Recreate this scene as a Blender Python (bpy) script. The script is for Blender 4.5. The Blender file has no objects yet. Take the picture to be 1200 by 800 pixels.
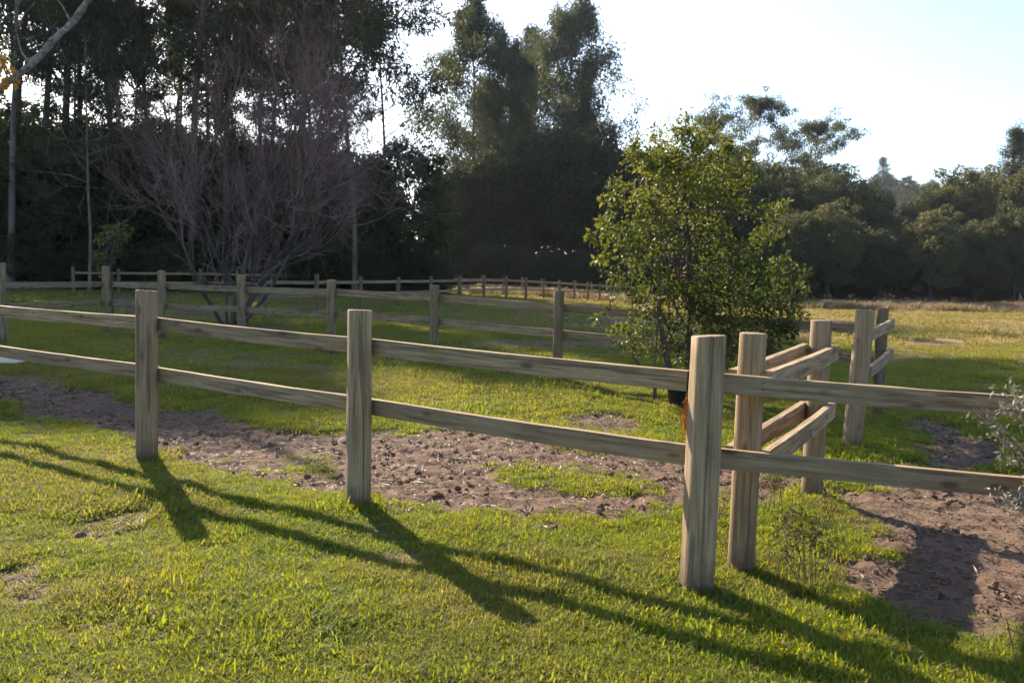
import bpy, math, random
import numpy as np
from mathutils import Vector, Matrix

# ------------------------------------------------------------------ camera, sky, sun, exposure
S = bpy.context.scene
COL = S.collection
CAM_Z, F, PITCH, ROLL = 1.5265, 1000.0, 3.98, 1.2
SUN_EL, SUN_AZ = 31.0, -29.5            # azimuth measured from the view direction (+Y), negative = to the left
HORIZON_H = CAM_Z

cam_d = bpy.data.cameras.new('camera'); cam = bpy.data.objects.new('camera', cam_d); COL.objects.link(cam)
cam_d.sensor_width = 36.0; cam_d.sensor_fit = 'HORIZONTAL'; cam_d.lens = F / 1200 * 36
cam_d.clip_start = 0.05; cam_d.clip_end = 5000
RM = Matrix.Rotation(math.radians(90 - PITCH), 3, 'X') @ Matrix.Rotation(math.radians(ROLL), 3, 'Z')
cam.matrix_world = Matrix.Translation((0, 0, CAM_Z)) @ RM.to_4x4()
cam_d.dof.use_dof = True; cam_d.dof.focus_distance = 5.2; cam_d.dof.aperture_fstop = 5.0
S.camera = cam

el, az = math.radians(SUN_EL), math.radians(SUN_AZ)
SUN_DIR = Vector((math.sin(az) * math.cos(el), math.cos(az) * math.cos(el), math.sin(el)))
W = bpy.data.worlds.new('World'); S.world = W; W.use_nodes = True
wn = W.node_tree; wn.nodes.clear()
sky = wn.nodes.new('ShaderNodeTexSky'); sky.sky_type = 'NISHITA'; sky.sun_disc = False
sky.sun_elevation = el; sky.sun_rotation = az
sky.altitude = 50; sky.air_density = 1.0; sky.dust_density = 1.3; sky.ozone_density = 3.0
bg = wn.nodes.new('ShaderNodeBackground'); bg.inputs['Strength'].default_value = 0.105
wo = wn.nodes.new('ShaderNodeOutputWorld')
wn.links.new(sky.outputs[0], bg.inputs[0]); wn.links.new(bg.outputs[0], wo.inputs[0])

sun_d = bpy.data.lights.new('sun', 'SUN'); sun = bpy.data.objects.new('sun', sun_d); COL.objects.link(sun)
sun_d.energy = 5.0; sun_d.angle = math.radians(0.55); sun_d.color = (1.0, 0.85, 0.66)
sun.rotation_euler = SUN_DIR.to_track_quat('Z', 'Y').to_euler(); sun.location = SUN_DIR * 60

S.view_settings.view_transform = 'Standard'; S.view_settings.look = 'None'
S.view_settings.gamma = 1.0; S.view_settings.use_curve_mapping = False
S.view_settings.exposure = 1.65
S.render.engine = 'CYCLES'
cy = S.cycles
cy.use_denoising = True
try: cy.denoiser = 'OPENIMAGEDENOISE'
except Exception: pass
cy.max_bounces = 5; cy.diffuse_bounces = 2; cy.glossy_bounces = 2; cy.transmission_bounces = 3; cy.transparent_max_bounces = 4
cy.volume_bounces = 0
cy.use_adaptive_sampling = True; cy.adaptive_threshold = 0.02
cy.caustics_reflective = False; cy.caustics_refractive = False
cy.sample_clamp_indirect = 6

RNG = np.random.default_rng(7)
random.seed(7)

# ------------------------------------------------------------------ noise, terrain, camera matching
def _hash(ix, iy, seed):
    h = (ix.astype(np.int64) * 374761393 + iy.astype(np.int64) * 668265263 + seed * 974634777) & 0x7fffffff
    h = ((h ^ (h >> 13)) * 1274126177) & 0x7fffffff
    return ((h ^ (h >> 16)) & 0xffff) / 65535.0
def vnoise(x, y, seed=0):
    ix = np.floor(x); iy = np.floor(y); fx = x - ix; fy = y - iy
    ux = fx * fx * (3 - 2 * fx); uy = fy * fy * (3 - 2 * fy)
    a = _hash(ix, iy, seed); b = _hash(ix + 1, iy, seed); c = _hash(ix, iy + 1, seed); d = _hash(ix + 1, iy + 1, seed)
    return (a + (b - a) * ux) * (1 - uy) + (c + (d - c) * ux) * uy
def fbm(x, y, seed=0, oct=4):
    s = 0; a = 0.5; t = 0
    for k in range(oct):
        s = s + a * vnoise(x * 2 ** k + 17.3 * k, y * 2 ** k - 9.1 * k, seed + k); t += a; a *= 0.5
    return s / t
def sstep(a, b, v):
    t = np.clip((v - a) / (b - a), 0, 1); return t * t * (3 - 2 * t)

def hgt0(x, y):
    x = np.asarray(x, float); y = np.asarray(y, float)
    zl = np.interp(y, [-50, 3, 5.6, 7, 9.5, 13, 15, 30, 45, 60, 90, 400], [0, 0, .03, .05, .10, .2, .255, .30, .55, .6, .7, 1.2])
    zr = np.interp(y, [-50, 10, 20, 60, 100, 140, 400], [0, 0, .04, .12, .40, .9, 3.0])
    w = sstep(0, 1, (x + 1.5) / (6 + 0.12 * np.maximum(y, 0)))
    return zl * (1 - w) + zr * w
def pix_dir(px, py):
    d = RM @ Vector(((px - 600) / F, (400 - py) / F, -1.0)); return d
def G(px, py):
    """where the view ray through a photo pixel meets the ground"""
    d = pix_dir(px, py); z = 0.0
    for _ in range(60):
        t = (z - CAM_Z) / d.z; x, y = d.x * t, d.y * t
        z = 0.5 * z + 0.5 * float(hgt0(x, y))
    return Vector((x, y, float(hgt0(x, y))))
def AT(px, py, depth):
    d = pix_dir(px, py); t = depth / d.y; return Vector((d.x * t, depth, CAM_Z + d.z * t))
def PIX(p):
    v = RM.transposed() @ (Vector(p) - Vector((0, 0, CAM_Z))); return 600 + F * v.x / -v.z, 400 - F * v.y / -v.z
def BASE(px, depth):
    """ground point at a given depth in the column of a photo pixel near the horizon"""
    p = AT(px, 345, depth); return Vector((p.x, depth, float(hgt0(p.x, depth))))

def poly_w(pts): return np.array([G(*p)[:2] for p in pts])
def sdist(poly, x, y):
    """signed distance (positive inside) of points to a polygon"""
    n = len(poly); ins = np.zeros(x.shape, bool); dm = np.full(x.shape, 1e9)
    for i in range(n):
        ax, ay = poly[i]; bx, by = poly[(i + 1) % n]
        c = ((ay > y) != (by > y)) & (x < (bx - ax) * (y - ay) / (by - ay + 1e-12) + ax); ins ^= c
        ex, ey = bx - ax, by - ay; t = np.clip(((x - ax) * ex + (y - ay) * ey) / (ex * ex + ey * ey + 1e-12), 0, 1)
        dm = np.minimum(dm, np.hypot(x - ax - t * ex, y - ay - t * ey))
    return np.where(ins, dm, -dm)
DIRT = [poly_w(p) for p in [
    # churned strip along the front fence
    [(-160, 425), (0, 436), (37, 444), (94, 455), (157, 470), (244, 481), (319, 500), (375, 507), (491, 507), (525, 502), (592, 507), (649, 522),
     (705, 528), (780, 535), (850, 543), (930, 555), (985, 568), (1010, 580), (960, 584), (900, 577), (840, 578), (793, 590), (767, 600), (683, 598), (610, 604), (547, 597), (500, 590),
     (437, 581), (337, 562), (262, 546), (206, 530), (161, 517), (124, 503), (56, 482), (0, 472), (-160, 455)],
    # bare yard on the right
    [(940, 566), (1000, 566), (1060, 556), (1095, 532), (1078, 508), (1052, 486), (1092, 490), (1130, 504), (1166, 520), (1172, 556), (1230, 575), (1330, 600),
     (1380, 720), (1290, 745), (1200, 738), (1144, 726), (1069, 724), (1009, 702), (978, 668), (984, 648), (1046, 646), (1022, 626), (1016, 606), (985, 590)],
    [(667, 488), (700, 484), (745, 490), (750, 502), (710, 506), (680, 500)],
]]
GREEN = [poly_w(p) for p in [[(590, 552), (640, 545), (720, 552), (752, 570), (735, 582), (650, 578), (605, 568)],
                             [(330, 540), (372, 534), (392, 545), (360, 552)]]]
BARE = [(118, 616, .22), (3, 672, .16), (40, 700, .10), (165, 600, .10), (640, 616, .12), (950, 700, .12), (1000, 690, .15), (470, 650, .07), (690, 470, .25), (560, 452, .2), (1010, 380, .6)]
BARE_W = [(G(a, b)[0], G(a, b)[1], r) for a, b, r in BARE]
def dirt_mask(x, y):
    x = np.asarray(x, float); y = np.asarray(y, float)
    m = np.zeros(x.shape); near = (y > 2) & (y < 16) & (x > -14) & (x < 9)
    xs, ys = x[near], y[near]
    n = (fbm(xs * 2.2, ys * 2.2, 3) - .5) * 1.1 + (fbm(xs * 8, ys * 8, 8) - .5) * .9
    v = np.zeros(xs.shape)
    for p in DIRT: v = np.maximum(v, sstep(-.20, .20, sdist(p, xs, ys) + .05 + n * .46))
    for p in GREEN: v = v * (1 - .48 * sstep(-.2, .16, sdist(p, xs, ys) + n * .8))
    for bx, by, r in BARE_W:
        d = r - np.hypot((xs - bx), (ys - by) * .9) + n * .25
        v = np.maximum(v, .8 * sstep(-.05, .10, d))
    v = np.maximum(v, .55 * sstep(.66, .76, fbm(xs * 1.7 + 40, ys * 1.7, 21)))
    m[near] = v
    far = ~near & (y > 2)
    m[far] = .8 * sstep(.54, .66, fbm(x[far] * .35, y[far] * .5 + 30, 5)) * (y[far] < 70)
    return m
def hgt(x, y):
    x = np.asarray(x, float); y = np.asarray(y, float)
    return hgt0(x, y)
def hgt_fine(x, y, m=None):
    z = hgt0(x, y)
    if m is None: m = dirt_mask(x, y)
    near = (np.abs(x) < 14) & (y > -1) & (y < 26)
    lump = (fbm(x * 1.1, y * 1.1, 31) - .5) * .05 + (fbm(x * 5, y * 5, 33) - .5) * .035
    r1 = np.abs(fbm(x * 5.5, y * 5.5, 41, 3) - .5) * 2; r2 = fbm(x * 13, y * 13, 45, 2) - .5; r3 = vnoise(x * 21, y * 21, 47) - .5
    clod = .0 - r1 * .034 + r2 * .048 + r3 * .032 - .012
    return z + np.where(near, lump * (1 - m) + clod * m, (fbm(x * .12, y * .12, 51) - .5) * .12)

# ------------------------------------------------------------------ mesh helpers
def mesh_from(name, V, quads=None, tris=None, fattr=None, smooth=False):
    me = bpy.data.meshes.new(name); V = np.asarray(V, np.float32)
    me.vertices.add(len(V)); me.vertices.foreach_set('co', V.ravel())
    loops = []; tot = []
    if quads is not None and len(quads): loops.append(np.asarray(quads, np.int32).ravel()); tot.append(np.full(len(quads), 4, np.int32))
    if tris is not None and len(tris): loops.append(np.asarray(tris, np.int32).ravel()); tot.append(np.full(len(tris), 3, np.int32))
    L = np.concatenate(loops); T = np.concatenate(tot); st = np.concatenate([[0], np.cumsum(T)[:-1]]).astype(np.int32)
    me.loops.add(len(L)); me.loops.foreach_set('vertex_index', L)
    me.polygons.add(len(T)); me.polygons.foreach_set('loop_start', st); me.polygons.foreach_set('loop_total', T)
    me.polygons.foreach_set('use_smooth', np.full(len(T), bool(smooth)))
    if fattr:
        for k, (dom, arr) in fattr.items():
            a = me.attributes.new(k, 'FLOAT', dom); a.data.foreach_set('value', np.asarray(arr, np.float32))
    me.update(calc_edges=True); me.validate(); return me
def link(name, me, mat=None, parent=None, loc=None, label=None, cat=None, group=None, kind=None):
    o = bpy.data.objects.new(name, me); COL.objects.link(o)
    if me is not None and mat is not None and not me.materials: me.materials.append(mat)
    if parent is not None: o.parent = parent
    if loc is not None: o.location = loc
    return tag(o, label, cat, group, kind)
def tag(o, label=None, cat=None, group=None, kind=None):
    if label: o['label'] = label
    if cat: o['category'] = cat
    if group: o['group'] = group
    if kind: o['kind'] = kind
    return o
def empty(name, loc, label, cat, group=None, rz=0.0, scale=1.0):
    o = bpy.data.objects.new(name, None); COL.objects.link(o); o.location = loc; o.rotation_euler.z = rz; o.scale = (scale,) * 3
    o.empty_display_size = .2
    return tag(o, label, cat, group)

class Geo:
    def __init__(s): s.V = []; s.Q = []; s.T = []; s.n = 0; s.A = []
    def add(s, V, Q=None, T=None):
        V = np.asarray(V, float); s.V.append(V)
        if Q is not None and len(Q): s.Q.append(np.asarray(Q) + s.n)
        if T is not None and len(T): s.T.append(np.asarray(T) + s.n)
        s.n += len(V)
    def tube(s, P, R, k=6, cap=True):
        P = np.asarray(P, float); R = np.broadcast_to(np.asarray(R, float), (len(P),)); n = len(P)
        T = np.gradient(P, axis=0); T /= np.linalg.norm(T, axis=1)[:, None] + 1e-9
        ref = np.array([1, 0, 0]) if abs(T[0][0]) < .8 else np.array([0, 1, 0])
        U = np.cross(T, ref); U /= np.linalg.norm(U, axis=1)[:, None] + 1e-9; Wv = np.cross(T, U)
        a = np.arange(k) * 2 * np.pi / k
        V = P[:, None] + R[:, None, None] * (np.cos(a)[None, :, None] * U[:, None] + np.sin(a)[None, :, None] * Wv[:, None])
        i = np.arange(n - 1)[:, None] * k; j = np.arange(k)[None]; j2 = (j + 1) % k
        Q = np.stack([i + j, i + j2, i + k + j2, i + k + j], -1).reshape(-1, 4)
        V = V.reshape(-1, 3); Tt = None
        if cap and k >= 3:
            V = np.vstack([V, P[-1]]); c = n * k; b = (n - 1) * k
            Tt = np.array([[b + q, b + (q + 1) % k, c] for q in range(k)])
        s.add(V, Q, Tt)
    def mesh(s, name, **kw):
        return mesh_from(name, np.vstack(s.V), np.vstack(s.Q) if s.Q else None, np.vstack(s.T) if s.T else None, **kw)

def unit(v): return v / (np.linalg.norm(v, axis=-1, keepdims=True) + 1e-9)
class Leaves:
    def __init__(s, rng): s.P = []; s.D = []; s.L = []; s.W = []; s.C = []; s.rng = rng
    def clump(s, c, r, n, length, width, droop=0.0, out=0.3, shell=0.5, tint=None):
        g = s.rng; d = unit(g.normal(size=(n, 3))); rad = shell + (1 - shell) * g.random(n)
        p = d * (rad ** .6)[:, None] * np.asarray(r) + np.asarray(c)
        q = g.normal(size=(n, 3)) * .6 + d * out; q[:, 2] -= droop
        s.P.append(p); s.D.append(unit(q)); k = g.uniform(.65, 1.3, n); s.L.append(length * k); s.W.append(width * k * g.uniform(.8, 1.2, n))
        t = g.random() if tint is None else tint
        s.C.append(np.clip(t * .6 + g.random(n) * .4, 0, 1))
    def mesh(s, name):
        P = np.vstack(s.P); D = np.vstack(s.D); L = np.concatenate(s.L)[:, None]; Wd = np.concatenate(s.W)[:, None]; C = np.concatenate(s.C)
        side = unit(np.cross(D, s.rng.normal(size=D.shape))); nrm = np.cross(D, side)
        mid = P + D * L * .45 - nrm * Wd * .25
        V = np.stack([P, mid + side * Wd * .5, P + D * L + nrm * L * -.08, mid - side * Wd * .5], 1).reshape(-1, 3)
        Q = np.arange(len(P) * 4).reshape(-1, 4)
        return mesh_from(name, V, Q, fattr={'tint': ('FACE', C)})

# ------------------------------------------------------------------ materials
class NT:
    def __init__(s, name):
        s.m = bpy.data.materials.new(name); s.m.use_nodes = True; s.t = s.m.node_tree; s.t.nodes.clear()
        s.out = s.n('ShaderNodeOutputMaterial')
    def n(s, ty, **kw):
        nd = s.t.nodes.new(ty)
        for k, v in kw.items(): setattr(nd, k, v)
        return nd
    def l(s, a, b): s.t.links.new(a, b)
    def set(s, sock, v):
        if hasattr(v, 'is_output') or isinstance(v, bpy.types.NodeSocket): s.l(v, sock)
        else: sock.default_value = v
    def noise(s, vec=None, scale=5, detail=4, rough=.55, dist=0):
        nd = s.n('ShaderNodeTexNoise'); nd.inputs['Scale'].default_value = scale; nd.inputs['Detail'].default_value = detail
        nd.inputs['Roughness'].default_value = rough; nd.inputs['Distortion'].default_value = dist
        if vec is not None: s.l(vec, nd.inputs['Vector'])
        return nd.outputs['Fac']
    def mapr(s, v, a, b, c=0, d=1):
        nd = s.n('ShaderNodeMapRange'); nd.inputs[1].default_value = a; nd.inputs[2].default_value = b; nd.inputs[3].default_value = c; nd.inputs[4].default_value = d
        s.l(v, nd.inputs[0]); return nd.outputs[0]
    def mix(s, f, a, b, mode='MIX'):
        nd = s.n('ShaderNodeMix'); nd.data_type = 'RGBA'; nd.blend_type = mode
        s.set(nd.inputs[0], f); s.set(nd.inputs[6], a if not isinstance(a, tuple) else a + (1,)); s.set(nd.inputs[7], b if not isinstance(b, tuple) else b + (1,))
        return nd.outputs[2]
    def math(s, op, a, b=0.0):
        nd = s.n('ShaderNodeMath', operation=op); s.set(nd.inputs[0], a); s.set(nd.inputs[1], b); return nd.outputs[0]
    def attr(s, name): return s.n('ShaderNodeAttribute', attribute_name=name).outputs['Fac']
    def coord(s, kind='Object', scale=(1, 1, 1)):
        c = s.n('ShaderNodeTexCoord').outputs[kind]; mp = s.n('ShaderNodeMapping'); mp.inputs['Scale'].default_value = scale; s.l(c, mp.inputs[0]); return mp.outputs[0]
    def bump(s, h, strength, dist):
        nd = s.n('ShaderNodeBump'); nd.inputs['Strength'].default_value = strength; nd.inputs['Distance'].default_value = dist; s.l(h, nd.inputs['Height']); return nd.outputs[0]
    def principled(s, col, rough=.8, bump=None, spec=.3):
        p = s.n('ShaderNodeBsdfPrincipled'); s.set(p.inputs['Base Color'], col if not isinstance(col, tuple) else col + (1,)); s.set(p.inputs['Roughness'], rough)
        p.inputs['Specular IOR Level'].default_value = spec
        if bump is not None: s.l(bump, p.inputs['Normal'])
        s.l(p.outputs[0], s.out.inputs[0]); return p

def mat_leaf(name, c1, c2, t1, t2, trans=.45, rough=.55, spec=.25, tintattr=True, objvar=.5):
    m = NT(name); f = m.attr('tint') if tintattr else m.n('ShaderNodeObjectInfo').outputs['Random']
    if tintattr:
        r = m.n('ShaderNodeObjectInfo').outputs['Random']
        f = m.math('ADD', m.math('MULTIPLY', f, 1 - objvar), m.math('MULTIPLY', r, objvar))
    col = m.mix(f, c1, c2); tc = m.mix(f, t1, t2)
    p = m.principled(col, rough, spec=spec)
    tr = m.n('ShaderNodeBsdfTranslucent'); m.l(tc, tr.inputs[0])
    mx = m.n('ShaderNodeMixShader'); mx.inputs[0].default_value = trans; m.l(p.outputs[0], mx.inputs[1]); m.l(tr.outputs[0], mx.inputs[2]); m.l(mx.outputs[0], m.out.inputs[0])
    return m.m

def mat_ground():
    m = NT('ground_soil_grass'); P = m.coord('Object'); d = m.attr('dirt'); dry = m.attr('dry')
    n1 = m.noise(P, .7, 5); n2 = m.noise(P, 9, 5, .65); n3 = m.noise(P, 45, 3, .6)
    g = m.mix(m.mapr(n1, .35, .65), (.036, .055, .014), (.085, .085, .022))
    g = m.mix(m.mapr(n2, .4, .7), g, (.075, .070, .025))
    dr = m.mix(m.mapr(n2, .35, .65), (.21, .155, .055), (.25, .15, .075))
    g = m.mix(dry, g, dr)
    s = m.mix(m.mapr(n2, .3, .7), (.066, .041, .030), (.165, .106, .073)); s = m.mix(m.mapr(n3, .45, .75, 0, .6), s, (.20, .138, .096))
    s = m.mix(m.mapr(n1, .45, .7, 0, .5), s, (.088, .058, .040))
    col = m.mix(d, g, s)
    h = m.math('ADD', m.math('MULTIPLY', n2, .6), m.math('MULTIPLY', n3, .4))
    m.principled(col, .95, m.bump(h, .9, .03), spec=.1); return m.m

def mat_wood(name, axis, light=1.0, green=.35):
    m = NT(name); sc = (24, 24, 1.1) if axis == 'Z' else (1.1, 24, 24)
    rnd = m.n('ShaderNodeObjectInfo').outputs['Random']
    base = m.n('ShaderNodeTexCoord').outputs['Object']
    off = m.n('ShaderNodeVectorMath', operation='ADD'); cx = m.n('ShaderNodeCombineXYZ')
    for i in range(3): m.l(m.math('MULTIPLY', rnd, 37.0 + i * 11), cx.inputs[i])
    m.l(base, off.inputs[0]); m.l(cx.outputs[0], off.inputs[1])
    mp = m.n('ShaderNodeMapping'); mp.inputs['Scale'].default_value = sc; m.l(off.outputs[0], mp.inputs[0]); P = mp.outputs[0]
    grain = m.noise(P, 2.2, 7, .62, .4); fine = m.noise(P, 9, 4, .6)
    P2 = off.outputs[0]; blot = m.noise(P2, 2.6, 4, .6); blot2 = m.noise(P2, 7, 3)
    k = light
    c = m.mix(m.mapr(grain, .36, .64), (.150 * k, .098 * k, .053 * k), (.47 * k, .340 * k, .195 * k))
    c = m.mix(m.mapr(fine, .5, .8, 0, .5), c, (.10 * k, .075 * k, .05 * k))
    c = m.mix(m.mapr(blot, .45, .75, 0, .5), c, (.39 * k, .30 * k, .20 * k))
    c = m.mix(m.mapr(blot2, .5, .72, 0, green), c, (.23 * k, .20 * k, .055 * k))
    c = m.mix(m.math('MULTIPLY', rnd, .5), c, (.20 * k, .135 * k, .085 * k))
    crack = m.mapr(m.noise(P, 1.1, 3, .5, .2), .60, .64, 0, .55)
    c = m.mix(crack, c, (.05, .036, .025))
    vo = m.n('ShaderNodeTexVoronoi'); vo.inputs['Scale'].default_value = 1.0
    mk = m.n('ShaderNodeMapping'); mk.inputs['Scale'].default_value = (9, 9, 3.2) if axis == 'Z' else (3.2, 9, 9); m.l(off.outputs[0], mk.inputs[0]); m.l(mk.outputs[0], vo.inputs['Vector'])
    knot = m.mapr(vo.outputs['Distance'], .10, .20, .75, 0); c = m.mix(knot, c, (.085 * k, .050 * k, .028 * k))
    if axis == 'Z':
        sp = m.n('ShaderNodeSeparateXYZ'); m.l(base, sp.inputs[0]); zz = m.math('ADD', sp.outputs[2], m.math('MULTIPLY', m.noise(P2, 11, 4, .7), -.22))
        c = m.mix(m.mapr(zz, -.08, .07, .75, 0), c, (.075, .050, .034))
    h = m.math('SUBTRACT', m.math('ADD', m.math('MULTIPLY', grain, .6), m.math('MULTIPLY', fine, .4)), m.math('MULTIPLY', crack, .6))
    m.principled(c, .85, m.bump(h, .55, .006), spec=.2); return m.m

def mat_bark(name, c1, c2, scale=3, stretch=(1, 1, .25), c3=None):
    m = NT(name); P = m.coord('Object', stretch); a = m.noise(P, scale, 6, .65); b = m.noise(P, scale * 5, 4, .6)
    c = m.mix(m.mapr(a, .35, .65), c1, c2); c = m.mix(m.mapr(b, .45, .75, 0, .5), c, tuple(v * .5 for v in c1))
    if c3: c = m.mix(m.mapr(m.noise(m.coord('Object'), .5, 3), .5, .65), c, c3)
    m.principled(c, .9, m.bump(b, .7, .03), spec=.15); return m.m
def mat_plain(name, c, rough=.6, spec=.4, var=.15, scale=12):
    m = NT(name); n = m.noise(m.coord('Object'), scale, 4)
    m.principled(m.mix(m.mapr(n, .3, .7), tuple(v * (1 - var) for v in c), tuple(min(1, v * (1 + var)) for v in c)), rough, m.bump(n, .2, .01), spec); return m.m

def mat_grass():
    m = NT('grass_blade'); r = m.n('ShaderNodeObjectInfo').outputs['Random']; geo = m.n('ShaderNodeNewGeometry').outputs['Position']
    n = m.noise(geo, .9, 4, .6); n2 = m.noise(geo, 5, 3)
    f = m.math('ADD', m.math('MULTIPLY', r, .35), m.math('ADD', m.math('MULTIPLY', m.mapr(n, .35, .65), .4), m.math('MULTIPLY', m.mapr(n2, .35, .65), .25)))
    c = m.mix(f, (.060, .130, .012), (.180, .200, .020)); t = m.mix(f, (.150, .255, .008), (.46, .43, .013))
    at = m.n('ShaderNodeAttribute', attribute_name='dryness'); at.attribute_type = 'INSTANCER'; dn = at.outputs['Fac']
    c = m.mix(dn, c, m.mix(f, (.125, .130, .032), (.215, .165, .070))); t = m.mix(dn, t, m.mix(f, (.22, .215, .035), (.31, .225, .07)))
    dryf = m.mapr(m.attr('tint'), .84, .9); c = m.mix(dryf, c, (.27, .21, .09)); t = m.mix(dryf, t, (.26, .19, .07))
    p = m.principled(c, .6, spec=.12); tr = m.n('ShaderNodeBsdfTranslucent'); m.l(t, tr.inputs[0])
    mx = m.n('ShaderNodeMixShader'); mx.inputs[0].default_value = .5; m.l(p.outputs[0], mx.inputs[1]); m.l(tr.outputs[0], mx.inputs[2]); m.l(mx.outputs[0], m.out.inputs[0])
    return m.m

M = {}
M['ground'] = mat_ground()
M['post'] = mat_wood('weathered_post_wood', 'Z'); M['rail'] = mat_wood('weathered_rail_wood', 'X', .95, .5)
M['rail_grey'] = mat_wood('grey_rail_wood', 'X', .9, .1); M['post_dark'] = mat_wood('dark_post_wood', 'Z', .55, .15)
M['post_shaded'] = mat_wood('shaded_post_wood', 'Z', .75, .15)  # dimmed copy of the post wood, tree shade put into its colour
M['far_rail'] = mat_wood('grey_far_rail_wood', 'X', .8, .1)
M['bark_dark'] = mat_bark('dark_bark', (.045, .036, .030), (.11, .09, .075), 2.5)
M['bark_brown'] = mat_bark('red_brown_bark', (.08, .055, .043), (.17, .12, .095), 2.5)
M['bark_pale'] = mat_bark('pale_gum_bark', (.10, .088, .076), (.21, .19, .165), 1.2, (1, 1, .4), (.10, .08, .066))
M['bark_lichen'] = mat_bark('lichen_bark', (.09, .078, .066), (.36, .33, .29), 9, (1, 1, 1))
M['twig'] = mat_bark('bare_twig_bark', (.115, .070, .060), (.30, .195, .172), 2)
M['gum_leaf'] = mat_leaf('gum_leaf', (.036, .042, .026), (.065, .068, .040), (.055, .064, .022), (.10, .10, .038), .40)
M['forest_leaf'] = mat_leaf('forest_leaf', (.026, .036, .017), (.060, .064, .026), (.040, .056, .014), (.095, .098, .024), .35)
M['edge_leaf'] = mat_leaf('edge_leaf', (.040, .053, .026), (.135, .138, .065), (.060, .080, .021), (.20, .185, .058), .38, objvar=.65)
M['cluster_leaf'] = mat_leaf('hazel_gum_leaf', (.044, .056, .032), (.095, .105, .058), (.062, .082, .028), (.13, .14, .055), .4)
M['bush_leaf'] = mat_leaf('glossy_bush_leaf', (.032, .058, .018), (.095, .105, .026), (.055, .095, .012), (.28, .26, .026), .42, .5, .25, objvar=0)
M['pine_leaf'] = mat_leaf('pine_needle', (.028, .042, .024), (.045, .058, .03), (.03, .05, .015), (.06, .07, .02), .25)
M['grey_leaf'] = mat_leaf('grey_shrub_leaf', (.17, .17, .12), (.33, .31, .26), (.12, .12, .06), (.2, .19, .12), .3, objvar=0)
M['weed_leaf'] = mat_leaf('weed_leaf', (.08, .075, .03), (.16, .085, .05), (.10, .10, .025), (.17, .10, .045), .35, objvar=0)
M['orange_leaf'] = mat_leaf('orange_autumn_leaf', (.42, .17, .02), (.55, .30, .03), (.5, .2, .01), (.6, .35, .02), .5, objvar=0)
M['grass'] = mat_grass()
M['dry_grass'] = mat_leaf('dry_grass_blade', (.21, .16, .085), (.31, .225, .125), (.20, .15, .07), (.29, .20, .10), .4, tintattr=False)
M['straw'] = mat_leaf('dead_straw', (.06, .042, .030), (.23, .165, .105), (.06, .04, .025), (.17, .115, .065), .25, objvar=.3)
M['white'] = mat_plain('white_paint', (.78, .77, .74), .5, .4, .05)
M['black'] = mat_plain('black_plastic', (.02, .02, .022), .45, .5)
M['orange'] = mat_plain('orange_twine_fibre', (.75, .16, .03), .7, .2)
M['soil'] = mat_plain('dirt_clod', (.140, .092, .064), .95, .1, .4, 25)

# ------------------------------------------------------------------ ground (one sheet to the horizon)
def axis(segs):
    out = [np.arange(a, b, s) for a, b, s in segs]; return np.concatenate(out + [[segs[-1][1]]])
gx = axis([(-900, -200, 70), (-200, -60, 14), (-60, -22, 3), (-22, -9, .5), (-9, -4.5, .09), (-4.5, 4.5, .045), (4.5, 8, .09), (8, 22, .5), (22, 60, 3), (60, 200, 14), (200, 900, 70)])
gy = axis([(-120, -10, 10), (-10, 0, 1), (0, 2.6, .2), (2.6, 9.5, .042), (9.5, 16, .1), (16, 30, .4), (30, 80, 2), (80, 200, 8), (200, 1400, 80)])
X, Y = np.meshgrid(gx, gy); dm = dirt_mask(X, Y); Z = hgt_fine(X, Y, dm)
nx = len(gx); iy, ix = np.mgrid[0:len(gy) - 1, 0:nx - 1]; b = (iy * nx + ix).ravel()
def dryness(x, y):
    n1 = fbm(x * .25, y * .35, 61); n2 = fbm(x * .9, y * .9, 63)
    v = sstep(8.5, 24, y) * sstep(-1, 4, x - .03 * y) * (.42 + .55 * sstep(.3, .65, n1 + .2 * sstep(30, 90, y)))
    v = np.maximum(v, .85 * sstep(30, 44, y) * sstep(-9, -2, x)); v = np.maximum(v, .35 * sstep(.52, .66, n2) * sstep(2, 4, y))
    v = np.maximum(v, (.15 + .45 * sstep(.35, .65, n1)) * sstep(7.5, 12, y))
    return np.clip(v, 0, 1)
dryv = dryness(X, Y)
gm = mesh_from('ground', np.stack([X, Y, Z], -1).reshape(-1, 3), np.stack([b, b + 1, b + nx + 1, b + nx], -1),
               fattr={'dirt': ('POINT', dm.ravel()), 'dry': ('POINT', dryv.ravel())}, smooth=True)
link('ground', gm, M['ground'], label='grassy paddock ground with churned brown dirt strips', kind='structure')

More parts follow.
